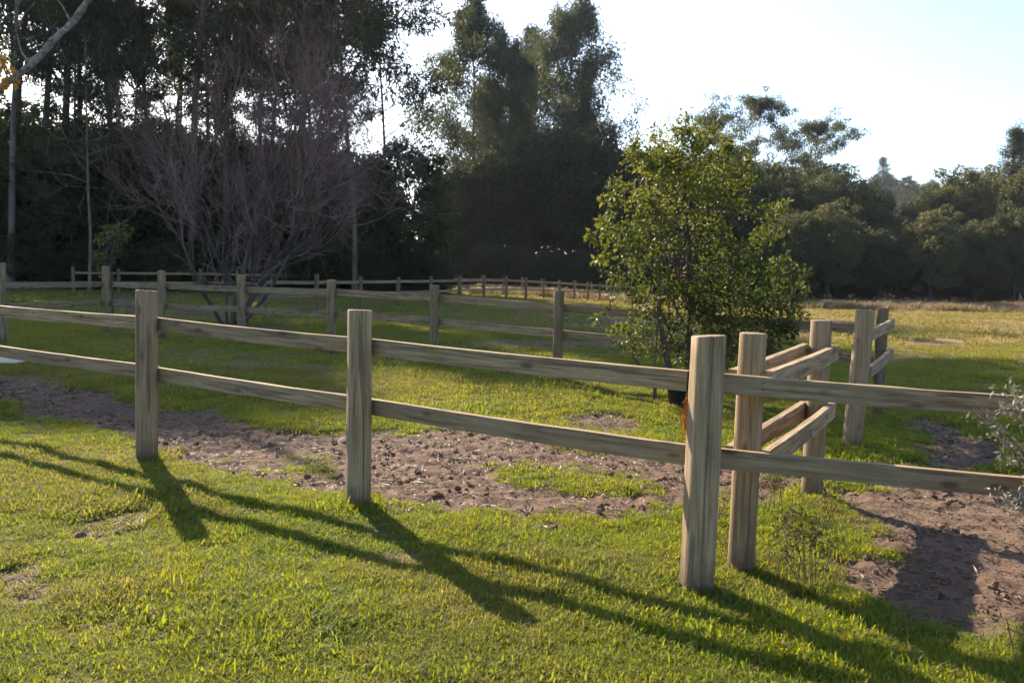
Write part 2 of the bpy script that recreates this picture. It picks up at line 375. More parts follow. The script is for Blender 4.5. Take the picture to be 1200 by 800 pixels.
# ------------------------------------------------------------------ fences
PX = 1.0 / F
def post_mesh(h, r, seed, square=2.6, crack=None, k=20, rings=12, sink=.25, lean=(0, 0), cham=.005):
    g = np.random.default_rng(seed); a = np.arange(k) * 2 * np.pi / k
    zz = np.concatenate([[-sink, 0], np.linspace(.04, h - cham * 1.6, rings)]); V = []
    prof = (np.abs(np.cos(a)) ** square + np.abs(np.sin(a)) ** square) ** (-1 / square)
    prof = prof * (1 + np.interp(np.arange(k), np.linspace(0, k, 15), np.append(e_ := g.normal(0, .014, 14), e_[0]))); w1, w2 = g.uniform(0, 6, 2)
    for z in zz:
        rr = r * prof * (1 + .012 * np.sin(z * 5 + w1) + g.normal(0, .0025, k)) * (1.03 - .03 * z / h)
        if crack is not None:
            dd = np.abs((a - crack[0] - .05 * math.sin(z * 3 + w2) + np.pi) % (2 * np.pi) - np.pi)
            rr = rr * (1 - crack[1] * np.exp(-(dd / .055) ** 2))
        V.append(np.stack([rr * np.cos(a) + lean[0] * max(z, 0), rr * np.sin(a) + lean[1] * max(z, 0), np.full(k, z)], -1))
    top = V[-1].copy(); tilt = g.normal(0, .03, 2)
    for f, dz in ((.985, cham * .9), (.90, cham * 1.6)):
        t = top.copy(); c = t.mean(0); t[:, :2] = c[:2] + (t[:, :2] - c[:2]) * f; t[:, 2] = top[:, 2] + dz + (t[:, 0] - c[0]) * tilt[0] + (t[:, 1] - c[1]) * tilt[1]; V.append(t)
    n = len(V); V = np.vstack(V); i = np.arange(n - 1)[:, None] * k; j = np.arange(k)[None]; j2 = (j + 1) % k
    Q = np.stack([i + j, i + j2, i + k + j2, i + k + j], -1).reshape(-1, 4)
    c = V[-k:].mean(0); V = np.vstack([V, c]); T = np.array([[(n - 1) * k + q, (n - 1) * k + (q + 1) % k, n * k] for q in range(k)])
    me = mesh_from('post', V, Q, T); me.polygons.foreach_set('use_smooth', np.array([True] * (len(Q) - 2 * k) + [False] * (2 * k + k))); return me
def rail_mesh(L, hh=.10, th=.045, seed=0, segs=12, warp=.003):
    """a sawn board lying along local X, its top edge at z = 0"""
    g = np.random.default_rng(seed); c = .0018
    ring = np.array([(-th / 2 + c, 0), (th / 2 - c, 0), (th / 2, -c), (th / 2, -hh + c), (th / 2 - c, -hh), (-th / 2 + c, -hh), (-th / 2, -hh + c), (-th / 2, -c)])
    xs = np.linspace(0, L, segs + 1); ph = g.uniform(0, 6, 4); V = []
    for x in xs:
        u = x / max(L, .01); y0 = warp * math.sin(u * 4 + ph[0]) ; z0 = warp * math.sin(u * 3 + ph[1]) - .005 * math.sin(u * math.pi) * min(1, L / 2.2)
        tw = .015 * math.sin(u * 3.1 + ph[2]); r = ring + g.normal(0, .0009, ring.shape)
        V.append(np.stack([np.full(8, x), r[:, 0] + y0 + tw * r[:, 1], r[:, 1] + z0], -1))
    V = np.vstack(V); k = 8; i = np.arange(segs)[:, None] * k; j = np.arange(k)[None]; j2 = (j + 1) % k
    Q = np.stack([i + j, i + k + j, i + k + j2, i + j2], -1).reshape(-1, 4)
    n = len(V); V = np.vstack([V, V[:8].mean(0), V[-8:].mean(0)]); e = segs * k
    T = [[q, (q + 1) % k, n] for q in range(k)] + [[e + (q + 1) % k, e + q, n + 1] for q in range(k)]
    return mesh_from('rail', V, Q, T)
def add_rail(parent, p, q, mat, seed, hh=.10, th=.045, off=0.0, over=0.0, segs=12, mesh=None):
    """board whose top edge runs from p to q (world), shifted sideways by off"""
    p = Vector(p); q = Vector(q); d = q - p; L = d.length; d.normalize(); side = Vector((-d.y, d.x, 0)).normalized()
    p = p + side * off - d * over; L += 2 * over
    me = mesh or rail_mesh(L, hh, th, seed, segs); o = link('rail', me, mat, parent)
    yy = Vector((-d.y, d.x, 0)).normalized(); zz = d.cross(yy)
    R = Matrix((d, yy, zz)).transposed().to_4x4(); o.matrix_world = Matrix.Translation(p) @ R
    if mesh is not None: o.scale.x = L
    o.location -= parent.location
    return o
def add_post(parent, foot, h, r, seed, mat='post', rz=None, **kw):
    o = link('post', post_mesh(h, r, seed, **kw), M[mat], parent, foot - parent.location)
    o.rotation_euler.z = random.uniform(-.2, .2) if rz is None else rz
    return o
def post_h(foot, py_top):
    """height that puts the post's top at the photo's row"""
    lo, hi = .5, 2.5
    for _ in range(40):
        m_ = (lo + hi) / 2
        if PIX(foot + Vector((0, 0, m_)))[1] > py_top: lo = m_
        else: hi = m_
    return lo

# front fence: feet and tops read off the photo
fpx = [(816, 690, 393), (420, 591, 363), (172, 537, 340)]
feet = [G(a, b) for a, b, c in fpx]; hts = [post_h(f, c[2]) for f, c in zip(feet, fpx)]
step = feet[2] - feet[1]; 
for k in range(2):
    nf = feet[-1] + Vector((-2.30, 1.55, 0)); nf.z = float(hgt0(nf.x, nf.y)); feet.append(nf); hts.append(1.29)
ff = empty('front_fence', feet[0].copy(), 'timber post and rail fence crossing the front lawn beside the churned dirt', 'fence')
rads = [.074, .076, .080, .076, .076]
for k, (f, h) in enumerate(zip(feet, hts)):
    add_post(ff, f, h, rads[k], 100 + k, square=[4.2, 3.6, 3.0, 2.6, 2.6][k], crack=[(-1.60, .26), (-1.25, .20), (-1.9, .10), None, None][k],
             rz=[.12, .35, .3, 0, 0][k], lean=[(.012, 0), (0, 0), (.006, 0), (0, 0), (0, 0)][k], k=72)
# boards sit on the far side of the posts
ztop = [1.085, 1.10, 1.135, 1.12, 1.12]; zlow = [.705, .70, .735, .73, .73]
joints = []
for k, f in enumerate(feet):
    d = (feet[min(k + 1, 4)] - feet[max(k - 1, 0)]); d.z = 0; d.normalize(); n = Vector((d.y, -d.x, 0))
    if n.y < 0: n = -n
    joints.append(f + n * (rads[k] + .024))
for lv, zs in enumerate((ztop, zlow)):
    for k in range(4):
        a = joints[k].copy(); c = joints[k + 1].copy(); a.z = feet[k].z + zs[k]; c.z = feet[k + 1].z + zs[k + 1]
        if k == 0:
            dirn = (c - a).normalized(); a = a + dirn * .125
        add_rail(ff, a, c, M['rail'], 200 + lv * 10 + k, hh=.105)
# the boards that go on to the right, nailed to the front of the round post
A1 = G(868, 668); B1 = G(951, 580); A2 = G(998, 525); B2 = G(1028, 487)
rr0 = joints[0] + (joints[0] - joints[1]).normalized() * -.121
for lv, (z0, z1) in enumerate(((1.085, 1.02), (.705, .62))):
    pe = AT(1330, 480, 3.98); pe.z = z1
    a = rr0.copy(); a.z = feet[0].z + z0
    mid = Vector((A1.x - .01, A1.y - .098, feet[0].z + z0 - .005))
    a2 = a + Vector((0, 0, 0)); d = (pe - mid)
    add_rail(ff, a2, pe, M['rail'], 230 + lv, hh=.10, segs=20)
for zz_ in (1.05, 1.015, .675, .64):
    pn = Vector((A1.x + .012, 0, feet[0].z + zz_)); tpar = (pn.x - rr0.x) / (AT(1330, 480, 3.98).x - rr0.x); pn.y = rr0.y + tpar * (3.98 - rr0.y) - .024; pn.z -= tpar * .07
    nv = Geo(); nv.tube(np.array([(0, .02, 0), (0, .002, 0), (0, 0, 0)]), [.003, .0045, .0045], 8); link('nail', nv.mesh('nail'), M['black'], ff, pn - ff.location)
pf = AT(1345, 480, 4.07); pf.z = float(hgt0(pf.x, pf.y))
add_post(ff, pf, 1.25, .075, 120)

# gate return: two round posts joined by doubled boards
gr = empty('fence_return', A1.copy(), 'short return of two round posts with doubled grey boards behind the front fence', 'fence')
hA1, hB1 = post_h(A1, 390), post_h(B1, 375)
add_post(gr, A1, hA1, .069, 131, square=2.15, k=28, lean=(.012, .0), crack=(-1.2, .05))
add_post(gr, B1, hB1, .073, 132, square=2.1, k=28, lean=(.012, 0), crack=(-1.3, .07))
dAB = (B1 - A1); dAB.z = 0; dAB.normalize()
for s_, offv, oa, ob in ((1, -.097, .02, .13), (-1, .095, -.04, .03)):
    for zt, sd in ((1.085, 1), (.665, 2)):
        a = A1 - dAB * oa; c = B1 + dAB * ob; a.z = A1.z + zt - .01; c.z = B1.z + zt + .02
        add_rail(gr, a, c, M['rail_grey'], 240 + sd + s_ * 3, hh=.11, th=.048, off=offv)
# second gate side
g2 = empty('fence_return', A2.copy(), 'reddish leaning post with two short grey boards on the far side of the gateway', 'fence')
add_post(g2, A2, post_h(A2, 363), .083, 141, square=3.0, lean=(.05, 0))
dAB2 = (B2 - A2); dAB2.z = 0; dAB2.normalize()
for zt, sd in ((1.14, 1), (.78, 2)):
    a = A2 + dAB2 * .12; c = B2 + dAB2 * .22; a.z = A2.z + zt; c.z = B2.z + zt + .03
    add_rail(g2, a, c, M['rail_grey'], 250 + sd, hh=.11, th=.045, off=-.105)

# back fence of the yard, running left behind the bush
bpx = [(1028, 487, 361), (653, 445, 341), (508, 425, 334), (388, 412, 328), (283, 404, 322), (190, 397, 317), (125, 391, 312)]
bfeet = [G(a, b) for a, b, c in bpx]; bh = [post_h(f, c[2]) for f, c in zip(bfeet, bpx)]
mid = (bfeet[0] + bfeet[1]) / 2; mid.z = float(hgt0(mid.x, mid.y)); bfeet.insert(1, mid); bh.insert(1, 1.28)
e0 = AT(2, 350, 15.0); e0.z = float(hgt0(e0.x, e0.y)); bfeet.append(e0); bh.append(post_h(e0, 308))
e1 = e0 + Vector((-1.6, -1.8, 0)); e1.z = float(hgt0(e1.x, e1.y)); bfeet.append(e1); bh.append(1.3)
bf = empty('back_fence', bfeet[0].copy(), 'long weathered post and rail fence behind the round bush, across the middle paddock', 'fence')
for k, (f, h) in enumerate(zip(bfeet, bh)):
    add_post(bf, f, h, .072 if k else .066, 300 + k, mat=('post_dark' if k == 0 else 'post' if k < 2 else 'post_shaded'), square=2.4, k=16, rings=8)  # posts further left take the wood with shade in its colour
for k in range(len(bfeet) - 1):
    for lv, (zt) in enumerate((1.09, .71)):
        a = bfeet[k].copy(); c = bfeet[k + 1].copy(); n = Vector((-(c - a).y, (c - a).x, 0)).normalized()
        if n.y < 0: n = -n
        a += n * .096; c += n * .096; a.z = bfeet[k].z + zt; c.z = bfeet[k + 1].z + zt
        add_rail(bf, a, c, M['far_rail'] if k > 2 else M['rail'], 320 + k * 2 + lv, hh=.11, segs=8)  # left boards use the duller far wood, shade put into their colour

# two distant fences, copies of one light post and one light board
far_post = post_mesh(1.28, .07, 400, k=8, rings=3); far_post.materials.append(M['post_dark'])
far_board = rail_mesh(1.0, .11, .045, 401, 3); far_board.materials.append(M['far_rail'])
def far_fence(name, p0, p1, n, label, bend=None):
    root = empty(name, p0.copy(), label, 'fence'); pts = []
    for k in range(n + 1):
        t = k / n; q = p0.lerp(p1, t)
        if bend: q += bend * (4 * t * (1 - t))
        q.z = float(hgt0(q.x, q.y)); pts.append(q)
    for q in pts:
        o = link('post', far_post, None, root, q - p0); o.rotation_euler.z = random.uniform(0, 6); o.scale.z = random.uniform(.97, 1.06)
    for a, c in zip(pts[:-1], pts[1:]):
        for zt in (1.12, .66):
            add_rail(root, a + Vector((0, .09, zt)), c + Vector((0, .09, zt)), None, 0, mesh=far_board)
far_fence('distant_fence', BASE(310, 27.5), BASE(728, 66), 15, 'distant fence running away from the bare tree toward the orange dry grass')
far_fence('distant_fence', BASE(86, 40), BASE(745, 74), 22, 'farthest grey fence along the dark edge of the forest')

# ------------------------------------------------------------------ tree generators
def wander(p0, d0, L, n, rng, jit=.15, up=0.0):
    P = [np.array(p0, float)]; d = unit(np.array(d0, float))
    for _ in range(n):
        d = unit(d + rng.normal(0, jit, 3) + np.array([0, 0, up])); P.append(P[-1] + d * L / n)
    return np.array(P)
def gum_tree(seed, H, cb=.35, spread=.2, nb=22, leaf=(.30, .085), per=130, r0=.24, lean=0.0, clump=1.0, dens=1.0, sub=4, e0=.3, e1=.95, jit=.05, tall=.75):
    g = np.random.default_rng(seed); tb = Geo(); lv = Leaves(g)
    tr = wander((0, 0, -.3), (lean, 0, 1), H, 16, g, jit, .03); tr[:, 2] *= H / tr[-1, 2]
    tb.tube(tr, np.linspace(r0, .035, 17) * np.concatenate([[1.35, 1.1], np.ones(15)]), 9)
    for i in range(nb):
        t = cb + (1 - cb) * ((i + g.random()) / nb) ** .85 * .97; f = t * 16; k = min(int(f), 15); p = tr[k] + (tr[k + 1] - tr[k]) * (f - k)
        a = i * 2.4 + g.normal(0, .5); u = (t - cb) / (1 - cb); L = H * spread * (math.sin(min(1, u * .8 + .28) * math.pi) * .75 + .3) * g.uniform(.7, 1.25)
        e = g.uniform(e0, e1) + .4 * u
        br = wander(p, (math.cos(a) * math.cos(e), math.sin(a) * math.cos(e), math.sin(e)), L, 6, g, .16, .06)
        rb = max(.02, r0 * .34 * (1 - .7 * u)); tb.tube(br, np.linspace(rb, .012, 7), 5)
        for s in range(sub):
            w = g.uniform(.35, 1.0); kk = min(int(w * 6), 5); q = br[kk] + (br[kk + 1] - br[kk]) * (w * 6 - kk)
            dd = g.normal(0, .7, 3) + unit(br[-1] - br[0]) * .7 + np.array([0, 0, .25]); sl = L * g.uniform(.22, .5)
            sb = wander(q, dd, sl, 4, g, .25, -.02); tb.tube(sb, np.linspace(rb * .4, .008, 5), 4, False)
            for c in (sb[-1], sb[2]):
                rr = clump * g.uniform(.55, 1.1); lv.clump(c - np.array([0, 0, rr * (tall - .75)]), (rr, rr, rr * tall), int(per * dens * g.uniform(.5, 1.2)), leaf[0], leaf[1], .75, .25, .15)
        rr = clump * .9; lv.clump(br[-1], (rr, rr, rr * .8), int(per * dens), leaf[0], leaf[1], .75, .25, .15)
    lv.clump(tr[-1], (clump, clump, clump), per, leaf[0], leaf[1], .7, .25, .1)
    return tb.mesh('trunk', smooth=True), lv.mesh('crown')
def dome_tree(seed, H, Rw, cz=.58, rz=.46, nc=170, per=150, leaf=(.26, .13), clump=.10, r0=.2, lump=.22):
    g = np.random.default_rng(seed); tb = Geo(); lv = Leaves(g)
    tr = wander((0, 0, -.3), (0, 0, 1), H * .62, 8, g, .08, .04); tb.tube(tr, np.linspace(r0, r0 * .35, 9), 8)
    ph = g.uniform(0, 6, 6)
    for i in range(nc):
        z = 1 - 2 * (i + .5) / nc; a = i * 2.39996 + g.normal(0, .25); s = math.sqrt(max(0, 1 - z * z))
        d = np.array([s * math.cos(a), s * math.sin(a), z])
        k = 1 + lump * (math.sin(3 * a + ph[0] + 2 * z) * .5 + math.sin(2 * a - 4 * z + ph[1]) * .5 + g.normal(0, .5))
        k = min(max(k, .62), 1.12) * g.uniform(.74, 1.0); c = np.array([0, 0, H * cz]) + d * np.array([Rw, Rw, H * rz]) * k; c[2] = max(c[2], .5)
        if z < -.55 and g.random() < .6: continue
        rr = Rw * clump * 2.1 * g.uniform(.65, 1.35)
        lv.clump(c, (rr, rr, rr * .75), int(per * g.uniform(.6, 1.3)), leaf[0], leaf[1], .25, .5, .45)
        if i % 6 == 0:
            p = tr[g.integers(3, 9)]; m_ = (p + c) / 2 + g.normal(0, .2, 3); tb.tube(np.array([p, m_, c]), [r0 * .3, r0 * .2, .02], 5)
    return tb.mesh('trunk', smooth=True), lv.mesh('crown')
def pine_tree(seed, H, Rw):
    g = np.random.default_rng(seed); tb = Geo(); lv = Leaves(g)
    tr = wander((0, 0, -.3), (0, 0, 1), H, 8, g, .015, .02); tb.tube(tr, np.linspace(.28, .04, 9), 8)
    z = H * .22; 
    while z < H * .98:
        u = (z / H); L0 = Rw * 1.25 * (1 - u) ** .9 * g.uniform(.55, 1.2) + .35
        for b in range(6):
            a = b * 1.047 + g.uniform(0, 1); L = L0 * g.uniform(.4, 1.2); p = np.array([tr[min(8, int(u * 8))][0], tr[min(8, int(u * 8))][1], z])
            br = wander(p, (math.cos(a), math.sin(a), .15), L, 4, g, .1, .07); tb.tube(br, np.linspace(.05, .012, 5), 4)
            for c, k in ((br[-1], 1.0), (br[3], .8)): lv.clump(c, np.array((.55, .55, .5)) * k, int(90 * k), .24, .05, -.2, .9, .2)
            lv.clump(br[2], (.35, .35, .22), 25, .24, .05, 0, .9, .2)
        z += H * .045 * g.uniform(.6, 1.35)
    lv.clump((tr[-1][0], tr[-1][1], H), (.3, .3, .6), 90, .24, .05, -.3, .6, .2)
    return tb.mesh('trunk', smooth=True), lv.mesh('crown')

def place(kind, name, meshes, px, depth, H, Hproto, label, group=None, bark='bark_dark', leaf='gum_leaf', rz=None, sx=1.0):
    b_ = BASE(px, depth); s = H / Hproto
    root = empty(name, b_, label, 'tree', group, rz=random.uniform(0, 6.28) if rz is None else rz)
    root.scale = (s * sx, s * sx, s)
    for nm, me, mt in (('trunk', meshes[0], M[bark]), ('crown', meshes[1], M[leaf])):
        o = bpy.data.objects.new(nm, me); COL.objects.link(o); o.parent = root
        if not me.materials: me.materials.append(mt)
        o.material_slots[0].link = 'OBJECT'; o.material_slots[0].material = mt
    return root

gumA = gum_tree(11, 27, .44, .20, 22, leaf=(.32, .09), per=88, clump=.95, jit=.022)
gumB = gum_tree(12, 27, .48, .18, 20, leaf=(.32, .09), per=84, r0=.2, clump=.9, jit=.022)
gumC = gum_tree(13, 27, .38, .21, 24, leaf=(.32, .09), per=92, r0=.28, clump=.95, jit=.025)
gumS = gum_tree(14, 22, .38, .36, 26, leaf=(.32, .09), per=100, r0=.13, clump=.9, sub=5, jit=.018, e0=.15, e1=.75)
gumD = gum_tree(15, 34, .10, .27, 46, leaf=(.50, .14), per=68, r0=.3, clump=1.2, sub=7, e0=.05, e1=.8, jit=.03, tall=1.4)
gumE = gum_tree(16, 34, .14, .25, 42, leaf=(.50, .14), per=50, r0=.3, clump=1.1, sub=7, e0=.05, e1=.85, jit=.03, tall=1.5)
gumF = gum_tree(17, 27, .58, .30, 17, leaf=(.36, .11), per=110, r0=.22, clump=1.15, sub=5, e0=.15, e1=.7)
domeA = dome_tree(21, 10, 3.6, nc=170)
domeB = dome_tree(22, 10, 3.0, nc=150, lump=.3)
domeC = dome_tree(23, 16, 6.0, nc=230, per=170, leaf=(.34, .18), clump=.085)
domeD = dome_tree(24, 16, 5.2, nc=210, per=170, leaf=(.34, .18), clump=.09, lump=.32)
pineA = pine_tree(31, 20, 3.2)

# ---- left forest, front row: trunks that can be told apart
gum = lambda *a, **k: place('gum', 'gum_tree', *a, **k)
gum(gumB, 12, 47, 26, 27, 'pale trunked gum tree at the far left edge of the forest', bark='bark_pale')
gum(gumA, 50, 54, 31, 27, 'dark gum trunk, left one of the close pair behind the lichened overhanging limb', bark='bark_dark')
gum(gumC, 68, 56, 32, 27, 'dark gum trunk, right one of the close pair behind the lichened overhanging limb', bark='bark_dark')
gum(gumS, 105, 44, 14, 22, 'slender pale grey trunked young tree left of the bare tree in the shaded forest', bark='bark_pale', leaf='forest_leaf')
gum(gumB, 181, 57, 29, 27, 'thin pale gum tree just left of the reddish brown trunk', bark='bark_pale')
gum(gumC, 228, 52, 27, 27, 'reddish brown trunked gum rising behind the left side of the bare tree', bark='bark_brown')
gum(gumA, 264, 55, 27, 27, 'straight brown gum trunk behind the middle of the bare tree', bark='bark_brown')
gum(gumC, 338, 51, 24, 27, 'thick leafy gum rising behind the right side of the bare tree', bark='bark_brown')
gum(gumS, 415, 46, 21, 22, 'slim open gum with a pale thin trunk standing against the white sky', bark='bark_brown', sx=1.15)
gum(gumB, 392, 60, 25, 27, 'taller gum behind the slim open gum', bark='bark_brown')
gum(gumS, 455, 72, 27, 22, 'wispy gum crown showing above the dark rounded evergreen', bark='bark_brown')
# ---- left forest, behind
LBL = 'dark gum tree deep in the left forest behind the front row of trunks'
for px, dp, h, m_ in [(-70, 60, 32, gumA), (-20, 66, 34, gumC), (30, 70, 34, gumB), (95, 62, 32, gumA), (135, 62, 30, gumC), (150, 82, 30, gumB), (205, 70, 28, gumA),
                      (245, 84, 31, gumC), (300, 66, 27, gumB), (318, 80, 29, gumA), (365, 62, 22, gumA), (375, 78, 25, gumC), (-120, 56, 26, gumB), (82, 50, 18, gumB), (120, 52, 21, gumA), (155, 53, 16, gumC), (205, 60, 20, gumB), (282, 60, 17, gumC), (310, 56, 21, gumA), (245, 66, 28, gumB), (20, 58, 30, gumA)]:
    gum(m_, px, dp, h, 27, LBL, group='gum trees deep in the left forest', bark='bark_dark')
# ---- understory in front of and between the gums
LBU = 'low dark evergreen tree filling the shaded foot of the left forest'
for px, dp, h, m_ in [(-90, 50, 10, domeA), (-35, 52, 11, domeB), (20, 56, 10, domeA), (60, 50, 8.5, domeB), (85, 58, 11, domeA), (132, 54, 9.5, domeB), (160, 60, 10, domeA), (205, 56, 9, domeB),
                      (250, 60, 10, domeA), (290, 58, 9, domeB), (330, 60, 10, domeA), (372, 56, 9, domeB), (405, 62, 9.5, domeA), (0, 64, 13, domeB), (110, 66, 12, domeA), (185, 70, 13, domeB), (270, 70, 12, domeA), (350, 72, 12, domeB)]:
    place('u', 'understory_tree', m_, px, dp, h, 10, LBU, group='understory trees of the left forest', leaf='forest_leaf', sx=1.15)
tree = lambda nm, *a, **k: place('t', nm, *a, **k)
tree('evergreen_tree', domeA, 472, 50, 8.6, 10, 'dark rounded evergreen tree beside the slim pale gum', leaf='forest_leaf', sx=.95)
tree('evergreen_tree', domeB, 432, 54, 7.6, 10, 'low dark evergreen tree tucked behind the right end of the bare tree', leaf='forest_leaf')
# ---- the tall dense clump of gums in the middle
gum(gumE, 555, 112, 35.5, 34, 'tall airy gum forming the left crown of the big middle clump', bark='bark_brown', leaf='cluster_leaf', sx=1.0)
gum(gumD, 592, 106, 30, 34, 'dense dark gum in the centre of the big middle clump', bark='bark_brown', leaf='cluster_leaf', sx=.85)
gum(gumD, 668, 112, 36.5, 34, 'tallest gum with spreading airy top at the right of the big middle clump', bark='bark_brown', leaf='cluster_leaf', sx=1.05)
gum(gumE, 632, 122, 36, 34, 'gum between the centre and right crowns of the big middle clump', bark='bark_brown', leaf='cluster_leaf', sx=1.0)
gum(gumE, 690, 124, 29, 34, 'gum behind the right shoulder of the big middle clump', bark='bark_brown', leaf='cluster_leaf', sx=.95)
gum(gumD, 570, 126, 29, 34, 'gum behind the left shoulder of the big middle clump', bark='bark_brown', leaf='cluster_leaf', sx=.9)
LBM = 'dark bushy evergreen at the foot of the big middle gum clump'
for px, dp, h, m_ in [(525, 100, 11, domeC), (548, 96, 13, domeD), (580, 98, 15, domeC), (620, 100, 16, domeD), (655, 98, 17, domeC), (690, 100, 18, domeD), (725, 104, 16, domeC)]:
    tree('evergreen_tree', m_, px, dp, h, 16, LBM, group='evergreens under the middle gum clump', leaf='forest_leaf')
# ---- right tree line across the field
RT = [(752, 104, 15.5, domeC, 'dark evergreen behind the upper left of the round bush'), (790, 110, 17.5, domeD, 'tall evergreen hidden behind the middle of the round bush'),
      (835, 106, 17, domeC, 'dark evergreen behind the upper right of the round bush'), (885, 102, 15.5, domeD, 'rounded evergreen just right of the round bush across the field'),
      (925, 98, 13.5, domeC, 'low dark evergreen at the field edge below the airy gum crowns'), (958, 106, 16, domeD, 'evergreen under the right airy gum crown across the field'),
      (985, 98, 14.5, domeC, 'broad dome shaped evergreen left of the hazy hill gap'), (1040, 96, 9.2, domeD, 'lower lighter evergreen in front of the hazy hill gap'),
      (1014, 104, 10.4, domeC, 'low evergreen in front of the foot of the hazy hill'), (1082, 100, 12.2, domeC, 'evergreen at the right side of the hazy hill gap'),
      (1112, 96, 14.5, domeD, 'large olive green dome tree right of the hazy hill gap'), (1152, 100, 15, domeC, 'broad evergreen left of the pair of conifers'),
      (1195, 96, 14.5, domeD, 'dark evergreen under the conifers at the right edge'), (1245, 98, 15, domeC, 'dark evergreen cut off by the right edge of the picture')]
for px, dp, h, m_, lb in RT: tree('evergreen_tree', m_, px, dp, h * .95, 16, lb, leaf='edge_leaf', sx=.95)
for px, dp, h, m_, lb in [(928, 88, 8.5, domeA, 'low rounded shrub tree at the field edge left of the gateway posts'), (972, 87, 9.5, domeB, 'mid height leafy tree at the field edge above the reddish gate post'), (1028, 88, 7.0, domeA, 'small round tree at the field edge below the hazy hill gap'),
                          (1092, 87, 9.0, domeB, 'pale leafy tree at the field edge right of the gap'), (1140, 88, 8.0, domeA, 'low spreading tree at the field edge in front of the broad evergreen'), (1186, 87, 9.5, domeB, 'leafy tree at the field edge below the two conifers')]:
    tree('edge_tree', m_, px, dp, h, 10, lb, leaf='edge_leaf', sx=1.1)
LBR = 'half hidden tree in the second row of the far right tree line'
for px, dp, h, m_ in [(905, 122, 17, domeC), (945, 128, 18, domeD), (1108, 118, 14.5, domeD), (1135, 120, 16, domeC), (1180, 118, 17, domeC), (1225, 120, 17, domeD), (770, 124, 19, domeD), (860, 124, 19, domeC)]:
    tree('evergreen_tree', m_, px, dp, h, 16, LBR, group='second row of the right tree line', leaf='edge_leaf')
gum(gumF, 872, 118, 25, 27, 'airy flat topped gum crown standing above the trees right of the round bush', bark='bark_brown', leaf='cluster_leaf', rz=.5)
gum(gumF, 930, 122, 23.5, 27, 'thin airy gum crown with layered tufts left of the hazy hill gap', bark='bark_brown', leaf='cluster_leaf', rz=2.2)
gum(gumF, 845, 128, 25.5, 27, 'airy gum crown peeping over the top right of the round bush', bark='bark_brown', leaf='cluster_leaf', rz=4)
place('p', 'conifer', pineA, 1171, 112, 22.5, 20, 'left one of the two dark conifers above the right tree line', leaf='pine_leaf', sx=1.15)
place('p', 'conifer', pineA, 1193, 114, 22.8, 20, 'right one of the two dark conifers above the right tree line', leaf='pine_leaf')

# ------------------------------------------------------------------ scatter helper
def scatter(name, pts, rots, scl, idx, meshes, mat, label=None, cat=None, dry=None):
    coll = bpy.data.collections.new(name + '_kinds')
    for k, me in enumerate(meshes):
        o = bpy.data.objects.new(name + '_kind_%02d' % k, me); coll.objects.link(o)
        if not me.materials: me.materials.append(mat)
    me = bpy.data.meshes.new(name); me.vertices.add(len(pts)); me.vertices.foreach_set('co', np.asarray(pts, np.float32).ravel())
    a = me.attributes.new('rot', 'FLOAT_VECTOR', 'POINT'); a.data.foreach_set('vector', np.asarray(rots, np.float32).ravel())
    a = me.attributes.new('scl', 'FLOAT_VECTOR', 'POINT'); a.data.foreach_set('vector', np.asarray(scl, np.float32).ravel())
    a = me.attributes.new('idx', 'INT', 'POINT'); a.data.foreach_set('value', np.asarray(idx, np.int32))
    if dry is not None:
        a = me.attributes.new('dryness', 'FLOAT', 'POINT'); a.data.foreach_set('value', np.asarray(dry, np.float32))
    me.materials.append(mat); me.update()
    o = bpy.data.objects.new(name, me); COL.objects.link(o); tag(o, label, cat, None, 'stuff')
    ng = bpy.data.node_groups.new(name + '_nodes', 'GeometryNodeTree')
    ng.interface.new_socket('Geometry', in_out='INPUT', socket_type='NodeSocketGeometry'); ng.interface.new_socket('Geometry', in_out='OUTPUT', socket_type='NodeSocketGeometry')
    N = ng.nodes.new; i = N('NodeGroupInput'); ou = N('NodeGroupOutput'); ip = N('GeometryNodeInstanceOnPoints'); ci = N('GeometryNodeCollectionInfo')
    ci.inputs['Collection'].default_value = coll; ci.inputs['Separate Children'].default_value = True; ci.inputs['Reset Children'].default_value = True
    mp = N('GeometryNodeMeshToPoints')
    def na(n_, t):
        q = N('GeometryNodeInputNamedAttribute'); q.data_type = t; q.inputs['Name'].default_value = n_; return q.outputs['Attribute']
    L = ng.links.new
    L(i.outputs[0], mp.inputs[0]); L(mp.outputs[0], ip.inputs['Points']); L(ci.outputs[0], ip.inputs['Instance']); ip.inputs['Pick Instance'].default_value = True
    L(na('idx', 'INT'), ip.inputs['Instance Index']); L(na('scl', 'FLOAT_VECTOR'), ip.inputs['Scale'])
    e = N('FunctionNodeEulerToRotation'); L(na('rot', 'FLOAT_VECTOR'), e.inputs[0]); L(e.outputs[0], ip.inputs['Rotation'])
    L(ip.outputs[0], ou.inputs[0])
    md = o.modifiers.new('scatter', 'NODES'); md.node_group = ng
    return o

